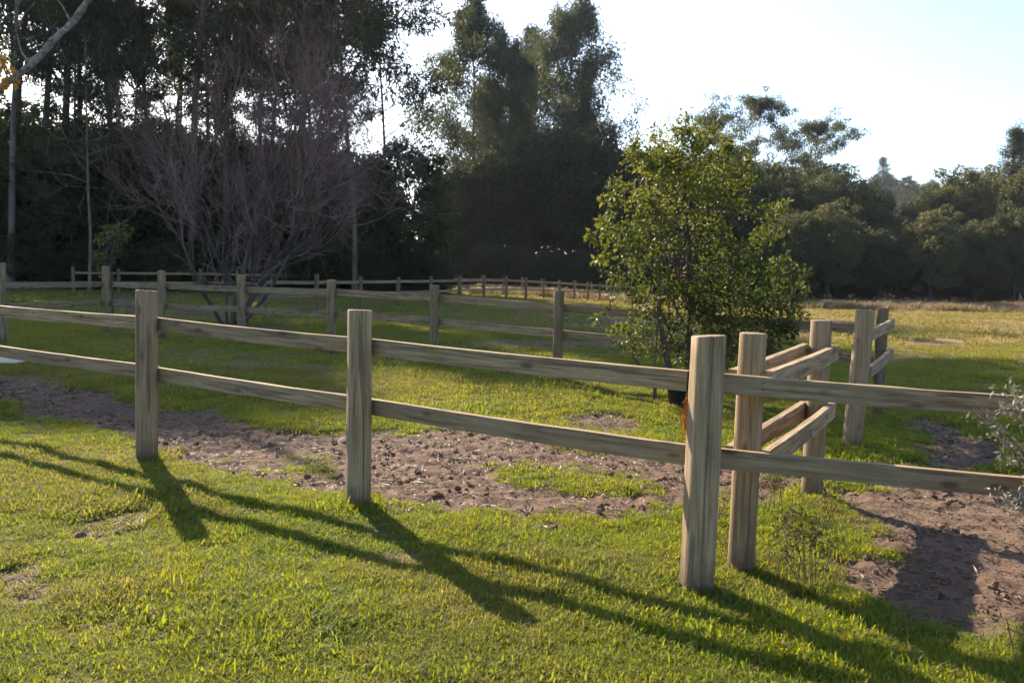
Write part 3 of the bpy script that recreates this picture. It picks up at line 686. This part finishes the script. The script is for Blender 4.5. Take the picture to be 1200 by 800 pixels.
# ------------------------------------------------------------------ far wooded hill behind the gap
hx, hy = np.meshgrid(np.linspace(40, 330, 40), np.linspace(280, 520, 30))
hz = 38 * np.exp(-(((hx - 172) / 62) ** 2 + ((hy - 400) / 75) ** 2)) + 12 * np.exp(-(((hx - 250) / 80) ** 2 + ((hy - 430) / 80) ** 2)) + (fbm(hx * .03, hy * .03, 71) - .5) * 5
hz -= 1.0
iy, ix = np.mgrid[0:29, 0:39]; b = (iy * 40 + ix).ravel()
link('hill', mesh_from('hill', np.stack([hx, hy, hz], -1).reshape(-1, 3), np.stack([b, b + 1, b + 41, b + 40], -1), fattr={'dirt': ('POINT', np.zeros(1200)), 'dry': ('POINT', np.zeros(1200))}, smooth=True), M['ground'], kind='structure', label='hazy wooded hill far beyond the field')
g = np.random.default_rng(81); n = 420
qx = g.uniform(60, 300, n); qy = g.uniform(300, 440, n)
qz = 38 * np.exp(-(((qx - 172) / 62) ** 2 + ((qy - 400) / 75) ** 2)) + 12 * np.exp(-(((qx - 250) / 80) ** 2 + ((qy - 430) / 80) ** 2)) - 2.0
s_ = g.uniform(.55, .95, n)
scatter('far_forest', np.stack([qx, qy, qz], -1), np.stack([np.zeros(n), np.zeros(n), g.uniform(0, 6.28, n)], -1), np.stack([s_, s_, s_], -1), g.integers(0, 2, n), [domeC[1].copy(), domeD[1].copy()], M['forest_leaf'], 'far off woodland covering the hazy hill', 'woodland')
hp = Vector((AT(1031, 345, 385).x, 385, 0)); hp.z = 38 * math.exp(-(((hp.x - 172) / 62) ** 2 + ((385 - 400) / 75) ** 2)) - 1
pr = place('p', 'conifer', pineA, 1031, 385, 26, 20, 'lone hazy conifer standing up on the far hill in the gap', leaf='pine_leaf', sx=1.7); pr.location = hp

# undergrowth along the foot of both tree lines
g = np.random.default_rng(82); bp = []
for px0, px1, d0, d1, n in ((-120, 520, 47, 62, 150), (500, 745, 88, 100, 60), (735, 1290, 91, 97, 100)):
    for k in range(n):
        px = g.uniform(px0, px1); dp = g.uniform(d0, d1); q = BASE(px, dp); bp.append((q.x, q.y, q.z - .3))
bp = np.array(bp); n = len(bp); s_ = g.uniform(.16, .36, n) * np.where(bp[:, 1] > 80, 1.35, 1.0)
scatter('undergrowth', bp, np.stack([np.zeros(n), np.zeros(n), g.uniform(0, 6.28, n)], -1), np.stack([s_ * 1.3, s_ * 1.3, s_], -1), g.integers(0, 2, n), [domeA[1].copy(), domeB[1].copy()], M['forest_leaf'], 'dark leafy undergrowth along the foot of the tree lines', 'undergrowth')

# ------------------------------------------------------------------ bare deciduous tree
def bare_tree(seed):
    g = np.random.default_rng(seed); tb = Geo(); tw = Geo()
    def grow(p, d, L, r, lev):
        n = 5 if lev < 3 else 3
        P = wander(p, d, L, n, g, .13 if lev < 2 else .18, .05 if lev < 2 else .07)
        (tb if lev < 3 else tw).tube(P, np.linspace(r, r * .55, n + 1), 7 if lev < 2 else (5 if lev < 3 else 3), False)
        if lev == 5: return
        kids = [6, 7, 6, 4, 3][lev]
        for k in range(kids):
            w = g.uniform(.28, 1.0) if k else 1.0; i = min(int(w * n), n - 1); q = P[i] + (P[i + 1] - P[i]) * (w * n - i)
            axis_ = unit(P[i + 1] - P[i]); dv = unit(axis_ + g.normal(0, .48 if lev else .6, 3) + np.array([0, 0, .08]))
            grow(q, dv, L * g.uniform(.46, .74), r * .52 * (1 - .35 * w) + .0014, lev + 1)
    base = np.array([0, 0, -.2])
    for d, L, r in [((-.8, -.1, .8), 2.5, .042), ((-.35, .35, 1.0), 2.6, .038), ((.12, -.2, 1.0), 2.9, .07), ((.6, .2, .9), 2.8, .06), ((1.0, -.15, .65), 2.8, .044), ((.3, .5, .9), 2.5, .034), ((.75, -.4, .8), 2.6, .04)]:
        grow(base + g.normal(0, .05, 3) * np.array([1, 1, 0]), d, L, r, 0 if r > .058 else 1)
    return tb.mesh('trunk', smooth=True), tw.mesh('crown')
bt = G(272, 380); broot = empty('bare_tree', bt, 'leafless many stemmed tree with fine purplish twigs behind the back fence', 'tree')
t_, c_ = bare_tree(5); tv = np.array([v.co for v in c_.vertices]); print('bare extents', tv.min(0), tv.max(0), len(c_.polygons))
link('trunk', t_, M['bark_dark'], broot); link('crown', c_, M['twig'], broot)
p0_, p1_ = np.percentile(tv[:, 0], [1.5, 98.5]); sz = 6.3 / np.percentile(tv[:, 2], 90); broot.scale = (6.9 / (p1_ - p0_), sz, sz)
# small leafy sapling before the forest
sp = BASE(131, 21.5); sroot = empty('sapling', sp, 'thin leafy sapling behind the back fence left of the bare tree', 'tree')
g = np.random.default_rng(91); sg = Geo(); sl = Leaves(g); P = wander((0, 0, -.1), (0, 0, 1), 2.3, 6, g, .06, .05); sg.tube(P, np.linspace(.03, .008, 7), 6)
for k in range(16):
    a = g.uniform(0, 6.28); q = P[g.integers(2, 7)]; br = wander(q, (math.cos(a), math.sin(a), .8), g.uniform(.25, .6), 3, g, .2); sg.tube(br, [.01, .008, .006, .004], 4, False)
    sl.clump(br[-1], (.16, .16, .16), 22, .11, .05, .2)
link('trunk', sg.mesh('trunk', smooth=True), M['bark_dark'], sroot); link('crown', sl.mesh('crown'), M['bush_leaf'], sroot)

# tree standing left of the frame whose lichened limb crosses the corner
lt = BASE(-95, 20); lroot = empty('lichened_tree', lt, 'pale lichened limb with a few orange leaves crossing the top left corner', 'tree')
tg = Geo(); g = np.random.default_rng(95)
P = wander((0, 0, -.3), (.05, 0, 1), 4.6, 6, g, .03); tg.tube(P, np.linspace(.24, .17, 7), 10)
loc = lambda px, py, d: np.array(AT(px, py, d) - lt)
limb = np.array([P[-1], loc(-30, 132, 20), loc(12, 98, 20), loc(38, 80, 19.9), loc(62, 55, 20), loc(85, 30, 20.1), loc(110, 2, 20), loc(130, -40, 20.2), loc(150, -95, 20.4)])
tt_ = np.linspace(0, 8, 41); lp = np.stack([np.interp(tt_, np.arange(9), limb[:, i]) for i in range(3)], -1); lp += np.cumsum(g.normal(0, .012, lp.shape), 0) * np.minimum(1, tt_ / 2)[:, None]; lr = np.interp(tt_, np.arange(9), [.17, .11, .082, .078, .074, .07, .066, .058, .04]) * (1 + g.normal(0, .09, 41)); tg.tube(lp, lr, 9)
P3 = wander(P[-1], (-.3, .2, 1), 3.5, 5, g, .1); tg.tube(P3, np.linspace(.15, .04, 6), 8)
for i, px, py in ((3, 20, 40), (5, 60, -10), (2, -5, 60)): tg.tube(np.array([limb[i], (limb[i] + loc(px, py, 19.7)) / 2 + g.normal(0, .05, 3), loc(px, py, 19.7)]), [.03, .02, .01], 5)
link('trunk', tg.mesh('trunk', smooth=True), M['bark_lichen'], lroot)
ol = Leaves(g)
for px, py in ((3, 72), (8, 80), (2, 98), (14, 96), (-12, 85)): ol.clump(loc(px, py, 19.8), (.16, .16, .13), 26, .13, .08, .4)
link('leaves', ol.mesh('leaves'), M['orange_leaf'], lroot)

# ------------------------------------------------------------------ round leafy bush in the yard
bc = G(806, 470); bd = bc.y; broot = empty('leafy_bush', bc, 'round glossy green bush tree with several stems behind the front fence', 'bush')
g = np.random.default_rng(55); lv = Leaves(g); st = Geo()
bl = lambda px, py, dy=0.0: np.array(AT(px, py, bd + dy) - bc)
u_ = bd / F
lobes = [(795, 225, 72, 62, 70), (800, 178, 48, 30, 40), (758, 212, 50, 44, 50), (842, 205, 46, 44, 45), (770, 182, 34, 26, 34), (722, 276, 32, 22, 30), (745, 262, 45, 34, 45), (800, 300, 95, 58, 85), (855, 275, 45, 55, 55),
         (893, 262, 26, 22, 24), (880, 330, 52, 46, 50), (915, 355, 24, 26, 26), (742, 330, 36, 34, 40), (840, 370, 70, 36, 60), (770, 350, 40, 38, 45), (892, 385, 34, 20, 30), (735, 382, 16, 14, 16), (800, 150, 16, 16, 16), (842, 175, 20, 18, 20), (905, 244, 10, 8, 10), (900, 370, 40, 34, 45), (860, 405, 60, 26, 50), (760, 395, 40, 22, 36), (815, 410, 45, 24, 40), (855, 345, 66, 44, 60), (922, 378, 22, 22, 24), (835, 428, 40, 16, 36), (895, 412, 36, 18, 30)]
for px, py, rx, rz, rd in lobes:
    n = max(3, int(rx * rz / 66)); c0 = bl(px, py); tt = np.clip((330 - py) / 190, 0, 1) * .55 + .1 - .12 * (px > 850)  # sun and shade put into leaf tint: brighter up top, darker low and right
    for k in range(n):
        d = unit(g.normal(size=3)); rad = g.uniform(.35, 1.0) ** .6; c = c0 + d * np.array([rx, rd, rz]) * u_ * rad
        if c[2] < .35: continue
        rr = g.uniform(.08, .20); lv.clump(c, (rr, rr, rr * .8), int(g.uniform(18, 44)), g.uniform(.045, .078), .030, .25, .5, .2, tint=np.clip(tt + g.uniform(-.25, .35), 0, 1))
# loose sprays that break the outline
for px, py, qx_, qy_ in ((795, 165, 789, 108), (800, 165, 803, 130), (820, 175, 812, 142), (850, 190, 858, 165), (700, 285, 688, 275), (715, 262, 702, 258), (912, 250, 922, 238), (925, 350, 948, 345), (720, 350, 700, 372), (735, 240, 716, 232),
                           (760, 190, 742, 172), (870, 225, 885, 208), (905, 310, 922, 300), (900, 385, 925, 392), (735, 380, 715, 388), (740, 195, 748, 160), (715, 300, 698, 305), (830, 170, 838, 148), (775, 175, 768, 150), (865, 200, 878, 184), (730, 225, 706, 236), (880, 280, 905, 276), (930, 340, 945, 322)):
    dy = g.uniform(-.35, .35); p, q = bl(px, py, dy), bl(qx_, qy_, dy); m_ = (p + q) / 2 + g.normal(0, .03, 3); st.tube(np.array([p, m_, q]), [.008, .005, .002], 4)
    for t in np.linspace(.1, 1.05, 9):
        if py == 165 and qx_ == 789 and t > .55: continue
        lv.clump(p + (q - p) * t, (.045, .045, .045), 5, .085, .035, .1, .5, .1, tint=.55)
for (px, py), top in (((768, 470), (740, 330)), ((790, 468), (775, 240)), ((808, 470), (800, 200)), ((822, 468), (850, 240)), ((838, 470), (890, 300)), ((815, 472), (800, 180))):
    a_ = bl(px, py, g.uniform(-.15, .15)); a_[2] = -.1; e = bl(*top, g.uniform(-.3, .3)); mm = a_ * .55 + e * .45 + g.normal(0, .07, 3); mm2 = a_ * .8 + e * .2 + g.normal(0, .04, 3)
    st.tube(np.array([a_, mm2, mm, e]), np.array([.05, .042, .03, .008]) * (1.0 if px in (790, 815, 822) else .6), 7)
for k in range(34):
    c = bl(g.uniform(740, 890), g.uniform(200, 400), g.uniform(-.5, .5)); a_ = bl(g.uniform(780, 830), g.uniform(300, 420), g.uniform(-.1, .1)); st.tube(np.array([a_, (a_ + c) / 2 + g.normal(0, .05, 3), c]), [.012, .009, .004], 4)
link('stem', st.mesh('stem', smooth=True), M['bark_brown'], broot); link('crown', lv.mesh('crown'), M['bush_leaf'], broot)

# black bucket at its foot
bk = G(793, 476); kroot = empty('bucket', bk, 'black plastic bucket standing under the round bush', 'bucket')
def lathe(prof, k=24):
    prof = np.array(prof); a = np.arange(k) * 2 * np.pi / k; V = np.stack([prof[:, 0][:, None] * np.cos(a), prof[:, 0][:, None] * np.sin(a), np.repeat(prof[:, 1][:, None], k, 1)], -1).reshape(-1, 3)
    i = np.arange(len(prof) - 1)[:, None] * k; j = np.arange(k)[None]; j2 = (j + 1) % k; return V, np.stack([i + j, i + j2, i + k + j2, i + k + j], -1).reshape(-1, 4)
V, Q = lathe([(.001, 0), (.085, 0), (.092, .01), (.125, .26), (.137, .262), (.137, .285), (.125, .287), (.120, .28), (.088, .02), (.001, .018)])
link('body', mesh_from('body', V, Q, smooth=True), M['black'], kroot)
hb = Geo(); aa = np.linspace(0, np.pi, 13); hb.tube(np.stack([.132 * np.cos(aa), .10 * np.sin(aa) + .02, .27 - .06 * np.sin(aa)], -1), .004, 6); link('handle', hb.mesh('handle', smooth=True), M['black'], kroot)
# thin stake beside it
sk = G(766, 469); so = Geo(); so.tube(np.array([(0, 0, -.15), (.0, 0, .4), (.01, 0, .95)]), [.016, .016, .014], 8); link('stake', so.mesh('stake', smooth=True), M['post_dark'], None, sk, 'thin dark stake in the grass left of the black bucket', 'stake')

# orange baling twine by the near post
tw = Geo(); g = np.random.default_rng(66); t0 = AT(805, 468, feet[0].y + .02)
for k in range(14):
    a_ = AT(806 + g.normal(0, 1.2), 466 + g.uniform(-3, 4), feet[0].y + .08 + g.uniform(-.015, .015)); e = AT(803 + g.normal(0, 3.2), g.uniform(496, 519), feet[0].y + .085 + g.uniform(-.02, .02))
    m_ = (a_ + e) / 2 + Vector((g.normal(0, .008), g.normal(0, .008), 0)); tw.tube(np.array([a_ - t0, (a_ + m_) / 2 - t0 + Vector((g.normal(0, .004), 0, 0)), m_ - t0, e - t0]), .0022, 5)
tw.tube(np.array([AT(800, 472, feet[0].y + .08) - t0, AT(806, 466, feet[0].y + .05) - t0, AT(812, 470, feet[0].y + .08) - t0]), .004, 6)
link('twine', tw.mesh('twine', smooth=True), M['orange'], None, t0, 'frayed orange baling twine hanging beside the near post', 'twine')

# white bench poking in at the left edge
wb = AT(3, 420, 9.2); wb.z = float(hgt0(wb.x, wb.y)); wroot = empty('white_bench', wb, 'white slab bench poking into view at the left edge behind the front fence', 'bench')
def box(g_, lo, hi, c=.006):
    lo = np.array(lo); hi = np.array(hi); V = []; 
    for z, i_ in ((lo[2], c), (lo[2] + c, 0), (hi[2] - c, 0), (hi[2], c)):
        V += [(lo[0] + i_, lo[1] + i_, z), (hi[0] - i_, lo[1] + i_, z), (hi[0] - i_, hi[1] - i_, z), (lo[0] + i_, hi[1] - i_, z)]
    Q = [(3, 2, 1, 0), (12, 13, 14, 15)]
    for r in range(3):
        for s in range(4): Q.append((r * 4 + s, r * 4 + (s + 1) % 4, r * 4 + 4 + (s + 1) % 4, r * 4 + 4 + s))
    g_.add(V, Q)
zt = AT(0, 414, 9.2).z - wb.z
q_ = Geo(); box(q_, (-1.5, -.2, zt - .085), (.25, .2, zt), .012); link('seat', q_.mesh('seat'), M['white'], wroot)
for x0 in (-1.35, -.35):
    q_ = Geo(); box(q_, (x0, -.16, -.05), (x0 + .09, .16, zt - .087)); link('leg', q_.mesh('leg'), M['white'], wroot)

# ------------------------------------------------------------------ grey shrub at the right edge, weeds
def twig_shrub(name, base, tips, label, seed, leafn=9, mat='grey_leaf', wood='twig', cat='shrub', leaf=(.03, .011), r=.006, stemname='stem', sub=5):
    g = np.random.default_rng(seed); s = Geo(); lv = Leaves(g); root = empty(name, base, label, cat)
    for tip in tips:
        e = np.array(tip - base); a_ = g.normal(0, .05, 3) * np.array([1, 1, 0]); m1 = a_ * .6 + e * .4 + np.array([0, 0, .12]) + g.normal(0, .03, 3); m2 = a_ * .25 + e * .75 + np.array([0, 0, .07]) + g.normal(0, .02, 3)
        P = np.array([a_, m1, m2, e]); s.tube(P, [r, r * .75, r * .5, r * .25], 5)
        for k in range(sub):
            t = g.uniform(.45, 1.0); i = 1 if t < .72 else 2; q = P[i] + (P[i + 1] - P[i]) * g.random(); d = unit(e - a_ + g.normal(0, .5, 3) * np.linalg.norm(e))
            br = wander(q, d, g.uniform(.05, .16), 3, g, .25); s.tube(br, [r * .4, r * .3, r * .25, r * .15], 4, False)
            for c in br[1:]: lv.clump(c, (.018, .018, .018), leafn // 3 + 1, leaf[0], leaf[1], -.1, .6, .1)
    link(stemname, s.mesh(stemname, smooth=True), M[wood], root); link('leaves', lv.mesh('leaves'), M[mat], root); return root
g = np.random.default_rng(71); sb = AT(1330, 480, 3.85); sb.z = float(hgt0(sb.x, sb.y)); tips = []
for (px, py, n, sx, sy) in ((1197, 475, 13, 15, 13), (1212, 440, 5, 6, 20), (1150, 478, 5, 14, 6), (1196, 346, 2, 5, 4), (1196, 592, 9, 14, 7), (1232, 520, 6, 8, 25), (1285, 420, 8, 14, 40), (1290, 500, 14, 18, 60)):
    for k in range(n): tips.append(AT(px + g.normal(0, sx * .6), py + g.normal(0, sy * .6), 3.72 + g.uniform(-.14, .16)))
twig_shrub('grey_shrub', sb, tips, 'dry grey twiggy shrub leaning in at the right edge over the rails', 72, 9)
g = np.random.default_rng(73)
for (px, py, h, lb, n) in ((945, 690, .27, 'brown seeding weed clump beside the bare dirt right of the round post', 9), (922, 668, .22, 'dry weed stalks just right of the round post foot', 6), (968, 632, .22, 'tall dry weed stalk behind the brown weed clump', 4),
                           (905, 600, .16, 'leafy weed in the grass behind the round post', 8), (840, 640, .16, 'reddish weed between the near post and the round post', 6), (1160, 775, .16, 'lone dry white stalk in the lower right corner', 1)):
    b_ = G(px, py); tips = [b_ + Vector((g.normal(0, .05), g.normal(0, .05), h * g.uniform(.55, 1.1))) for k in range(n)]
    twig_shrub('weed', b_, tips, lb, 700 + px, 5, 'weed_leaf', 'bark_brown', 'weed', (.024, .009), .0026, 'stalk', 5)

# ------------------------------------------------------------------ grass, dry grass, clods
def tuft(seed, n, rad, h, w, lean=.7, segs=2):
    g = np.random.default_rng(seed); V = []; Q = []; T = []; C = []; k = 0
    for i in range(n):
        a = g.uniform(0, 6.28); r = rad * math.sqrt(g.random()); p = np.array([r * math.cos(a), r * math.sin(a), -.006]); b_ = g.uniform(0, 6.28); L = h * g.uniform(.5, 1.25)
        ln = g.uniform(.15, lean); d = np.array([math.cos(b_) * ln, math.sin(b_) * ln, 1.0]); d /= np.linalg.norm(d); sd = np.array([-math.sin(b_), math.cos(b_), 0]) * w * g.uniform(.7, 1.2) * .5
        m_ = p + d * L * .55; e = p + d * L * .9 + np.array([math.cos(b_), math.sin(b_), -.25]) * L * ln * .45
        V += [p - sd, p + sd, m_ + sd * .85, m_ - sd * .85, e]; Q.append((k, k + 1, k + 2, k + 3)); T.append((k + 3, k + 2, k + 4)); k += 5; C.append(g.random())
    return mesh_from('tuft', np.array(V), Q, T, fattr={'tint': ('FACE', np.array(C + C))})
tufts = [tuft(500 + k, 40, .064, .039, .0042, 1.2) for k in range(4)] + [tuft(510 + k, 34, .16, .075, .012, .9) for k in range(2)] + [tuft(520 + k, 70, .5, .085, .026, .9) for k in range(2)] + [tuft(540 + k, 12, .03, .030, .012, 1.6) for k in range(2)]
def spread(n, d0, d1, wide, seed):
    g = np.random.default_rng(seed); y = np.sqrt(g.uniform(d0 * d0, d1 * d1, n)); x = g.uniform(-1, 1, n) * (y * wide + .4); return x, y
P_, R_, S_, I_ = [], [], [], []
for (n, d0, d1, wide, i0, i1, s0, s1, sd) in ((52000, 2.6, 6.6, .70, 0, 4, .7, 1.35, 1), (44000, 6.4, 12.5, .70, 0, 4, .9, 1.6, 2), (32000, 9, 24, .72, 4, 6, .5, 1.0, 3), (22000, 22, 90, .78, 6, 8, .6, 1.2, 4), (2600, 2.6, 8, .7, 8, 10, .7, 1.4, 5)):
    g = np.random.default_rng(600 + sd); x, y = spread(n, d0, d1, wide, 610 + sd); m_ = dirt_mask(x, y)
    big = fbm(x * 1.3, y * 1.3, 77); keep = g.random(n) > m_ * 1.06
    keep &= g.random(n) < .35 + 1.1 * sstep(.25, .55, big)
    x, y, m_, big = x[keep], y[keep], m_[keep], big[keep]; k = len(x)
    s_ = g.uniform(s0, s1, k) * (.8 + .5 * sstep(.35, .7, big)); s_ *= np.where(m_ > .2, .8, 1)
    P_.append(np.stack([x, y, hgt_fine(x, y, m_)], -1)); R_.append(np.stack([g.normal(0, .12, k), g.normal(0, .12, k), g.uniform(0, 6.28, k)], -1)); S_.append(np.stack([s_, s_, s_ * g.uniform(.7, 1.2, k)], -1)); I_.append(g.integers(i0, i1, k))
# longer grass round the post feet
for f in feet + [A1, B1, A2] + bfeet:
    k = 26; g = np.random.default_rng(int(abs(f.x) * 1000)); a = g.uniform(0, 6.28, k); r = g.uniform(.08, .2, k); x = f.x + r * np.cos(a); y = f.y + r * np.sin(a); s_ = g.uniform(1.0, 1.9, k)
    P_.append(np.stack([x, y, hgt_fine(x, y)], -1)); R_.append(np.stack([g.normal(0, .15, k), g.normal(0, .15, k), a], -1)); S_.append(np.stack([s_, s_, s_ * 1.2], -1)); I_.append(g.integers(0, 4, k))
scatter('grass', np.vstack(P_), np.vstack(R_), np.vstack(S_), np.concatenate(I_), tufts, M['grass'], 'short sunlit green and yellowish grass covering lawn and paddocks', 'grass', dry=dryness(np.vstack(P_)[:, 0], np.vstack(P_)[:, 1]))
# tall dry grass at the far edge of the fields
g = np.random.default_rng(640); n = 5200; x = np.concatenate([g.uniform(6, 66, 3600), g.uniform(-3, 16, 1600)]); y = np.concatenate([g.uniform(58, 69, 3600), g.uniform(60, 72, 1600)])
dt = [tuft(530 + k, 30, .35, .75, .05, .5) for k in range(2)]; kp = g.random(n) < .25 + sstep(.25, .5, fbm(x * .22, y * .22, 91)); x, y = x[kp], y[kp]; n = len(x); s_ = g.uniform(.4, 1.0, n) * (.6 + .8 * fbm(x * .3, y * .3, 92))
scatter('dry_grass', np.stack([x, y, hgt0(x, y)], -1), np.stack([np.zeros(n), np.zeros(n), g.uniform(0, 6.28, n)], -1), np.stack([s_, s_, s_], -1), g.integers(0, 2, n), dt, M['dry_grass'], 'tall tan dry grass along the far edge of the fields', 'grass')
# dead straw and leaf litter trodden into the dirt
def straw(seed, n=9):
    g = np.random.default_rng(seed); V = []; Q = []; C = []
    for i in range(n):
        c = np.array([g.normal(0, .05), g.normal(0, .05), g.uniform(.001, .012)]); a = g.uniform(0, 6.28); L = g.uniform(.015, .05); d = np.array([math.cos(a), math.sin(a), g.normal(0, .25)]) * L; sd = np.array([-math.sin(a), math.cos(a), g.normal(0, .4)]) * g.uniform(.0015, .006)
        V += [c - d - sd * .4, c - sd, c + d, c + sd]; Q.append((4 * i, 4 * i + 1, 4 * i + 2, 4 * i + 3)); C.append(g.random())
    return mesh_from('straw', np.array(V), Q, fattr={'tint': ('FACE', np.array(C))})
g = np.random.default_rng(660); x, y = spread(15000, 2.8, 11, .74, 661); m_ = dirt_mask(x, y); kp = g.random(len(x)) < .06 + .8 * sstep(.1, .5, m_); x, y, m_ = x[kp], y[kp], m_[kp]; n = len(x); s_ = g.uniform(.45, 1.0, n)
scatter('leaf_litter', np.stack([x, y, hgt_fine(x, y, m_)], -1), np.stack([np.zeros(n), np.zeros(n), g.uniform(0, 6.28, n)], -1), np.stack([s_, s_, s_], -1), g.integers(0, 3, n), [straw(k) for k in range(3)], M['straw'], 'dead straw and leaf litter trodden into the dirt', 'litter')
# loose clods on the churned dirt
def clod(seed):
    import bmesh
    bm = bmesh.new(); bmesh.ops.create_icosphere(bm, subdivisions=2, radius=1); g = np.random.default_rng(seed)
    f1, f2 = g.uniform(1.5, 3, 3), g.uniform(0, 6, 3)
    for v in bm.verts:
        c = v.co; k = 1 + .22 * math.sin(c.x * f1[0] * 2 + f2[0]) + .2 * math.sin(c.y * f1[1] * 2.5 + f2[1]) + g.normal(0, .08); v.co = Vector((c.x * k, c.y * k * .8, c.z * k * .55))
    me = bpy.data.meshes.new('clod'); bm.to_mesh(me); bm.free(); return me
g = np.random.default_rng(650); x, y = spread(20000, 3.2, 11, .74, 651); m_ = dirt_mask(x, y); kp = g.random(len(x)) < (m_ - .35) * .9 * sstep(.35, .6, fbm(x * 2.5, y * 2.5, 88)); x, y, m_ = x[kp], y[kp], m_[kp]; n = len(x)
s_ = .007 + .026 * g.random(n) ** 2.2
scatter('dirt_clods', np.stack([x, y, hgt_fine(x, y, m_) + s_ * .12], -1), np.stack([g.normal(0, .4, n), g.normal(0, .4, n), g.uniform(0, 6.28, n)], -1), np.stack([s_, s_, s_], -1), g.integers(0, 3, n), [clod(k) for k in range(3)], M['soil'], 'loose brown clods on the churned dirt', 'dirt')

# ------------------------------------------------------------------ haze
hm = bpy.data.materials.new('haze_air'); hm.use_nodes = True; t = hm.node_tree; t.nodes.clear()
pv = t.nodes.new('ShaderNodeVolumePrincipled'); pv.inputs['Color'].default_value = (.80, .87, 1.0, 1); pv.inputs['Density'].default_value = .00012; pv.inputs['Anisotropy'].default_value = .35
oo = t.nodes.new('ShaderNodeOutputMaterial'); t.links.new(pv.outputs[0], oo.inputs['Volume'])
q_ = Geo(); box(q_, (-1000, -200, -5), (1000, 1500, 75), .01); link('haze', q_.mesh('haze'), hm, kind='stuff', label='thin pale summer haze over the whole valley')
for k in range(5): print('foot', k, feet[k], round(hts[k], 2))
print('A1', A1, hA1, 'B1', B1, hB1, 'bush', bc, 'A2', A2, 'B2', B2, [round(v, 2) for v in bh])
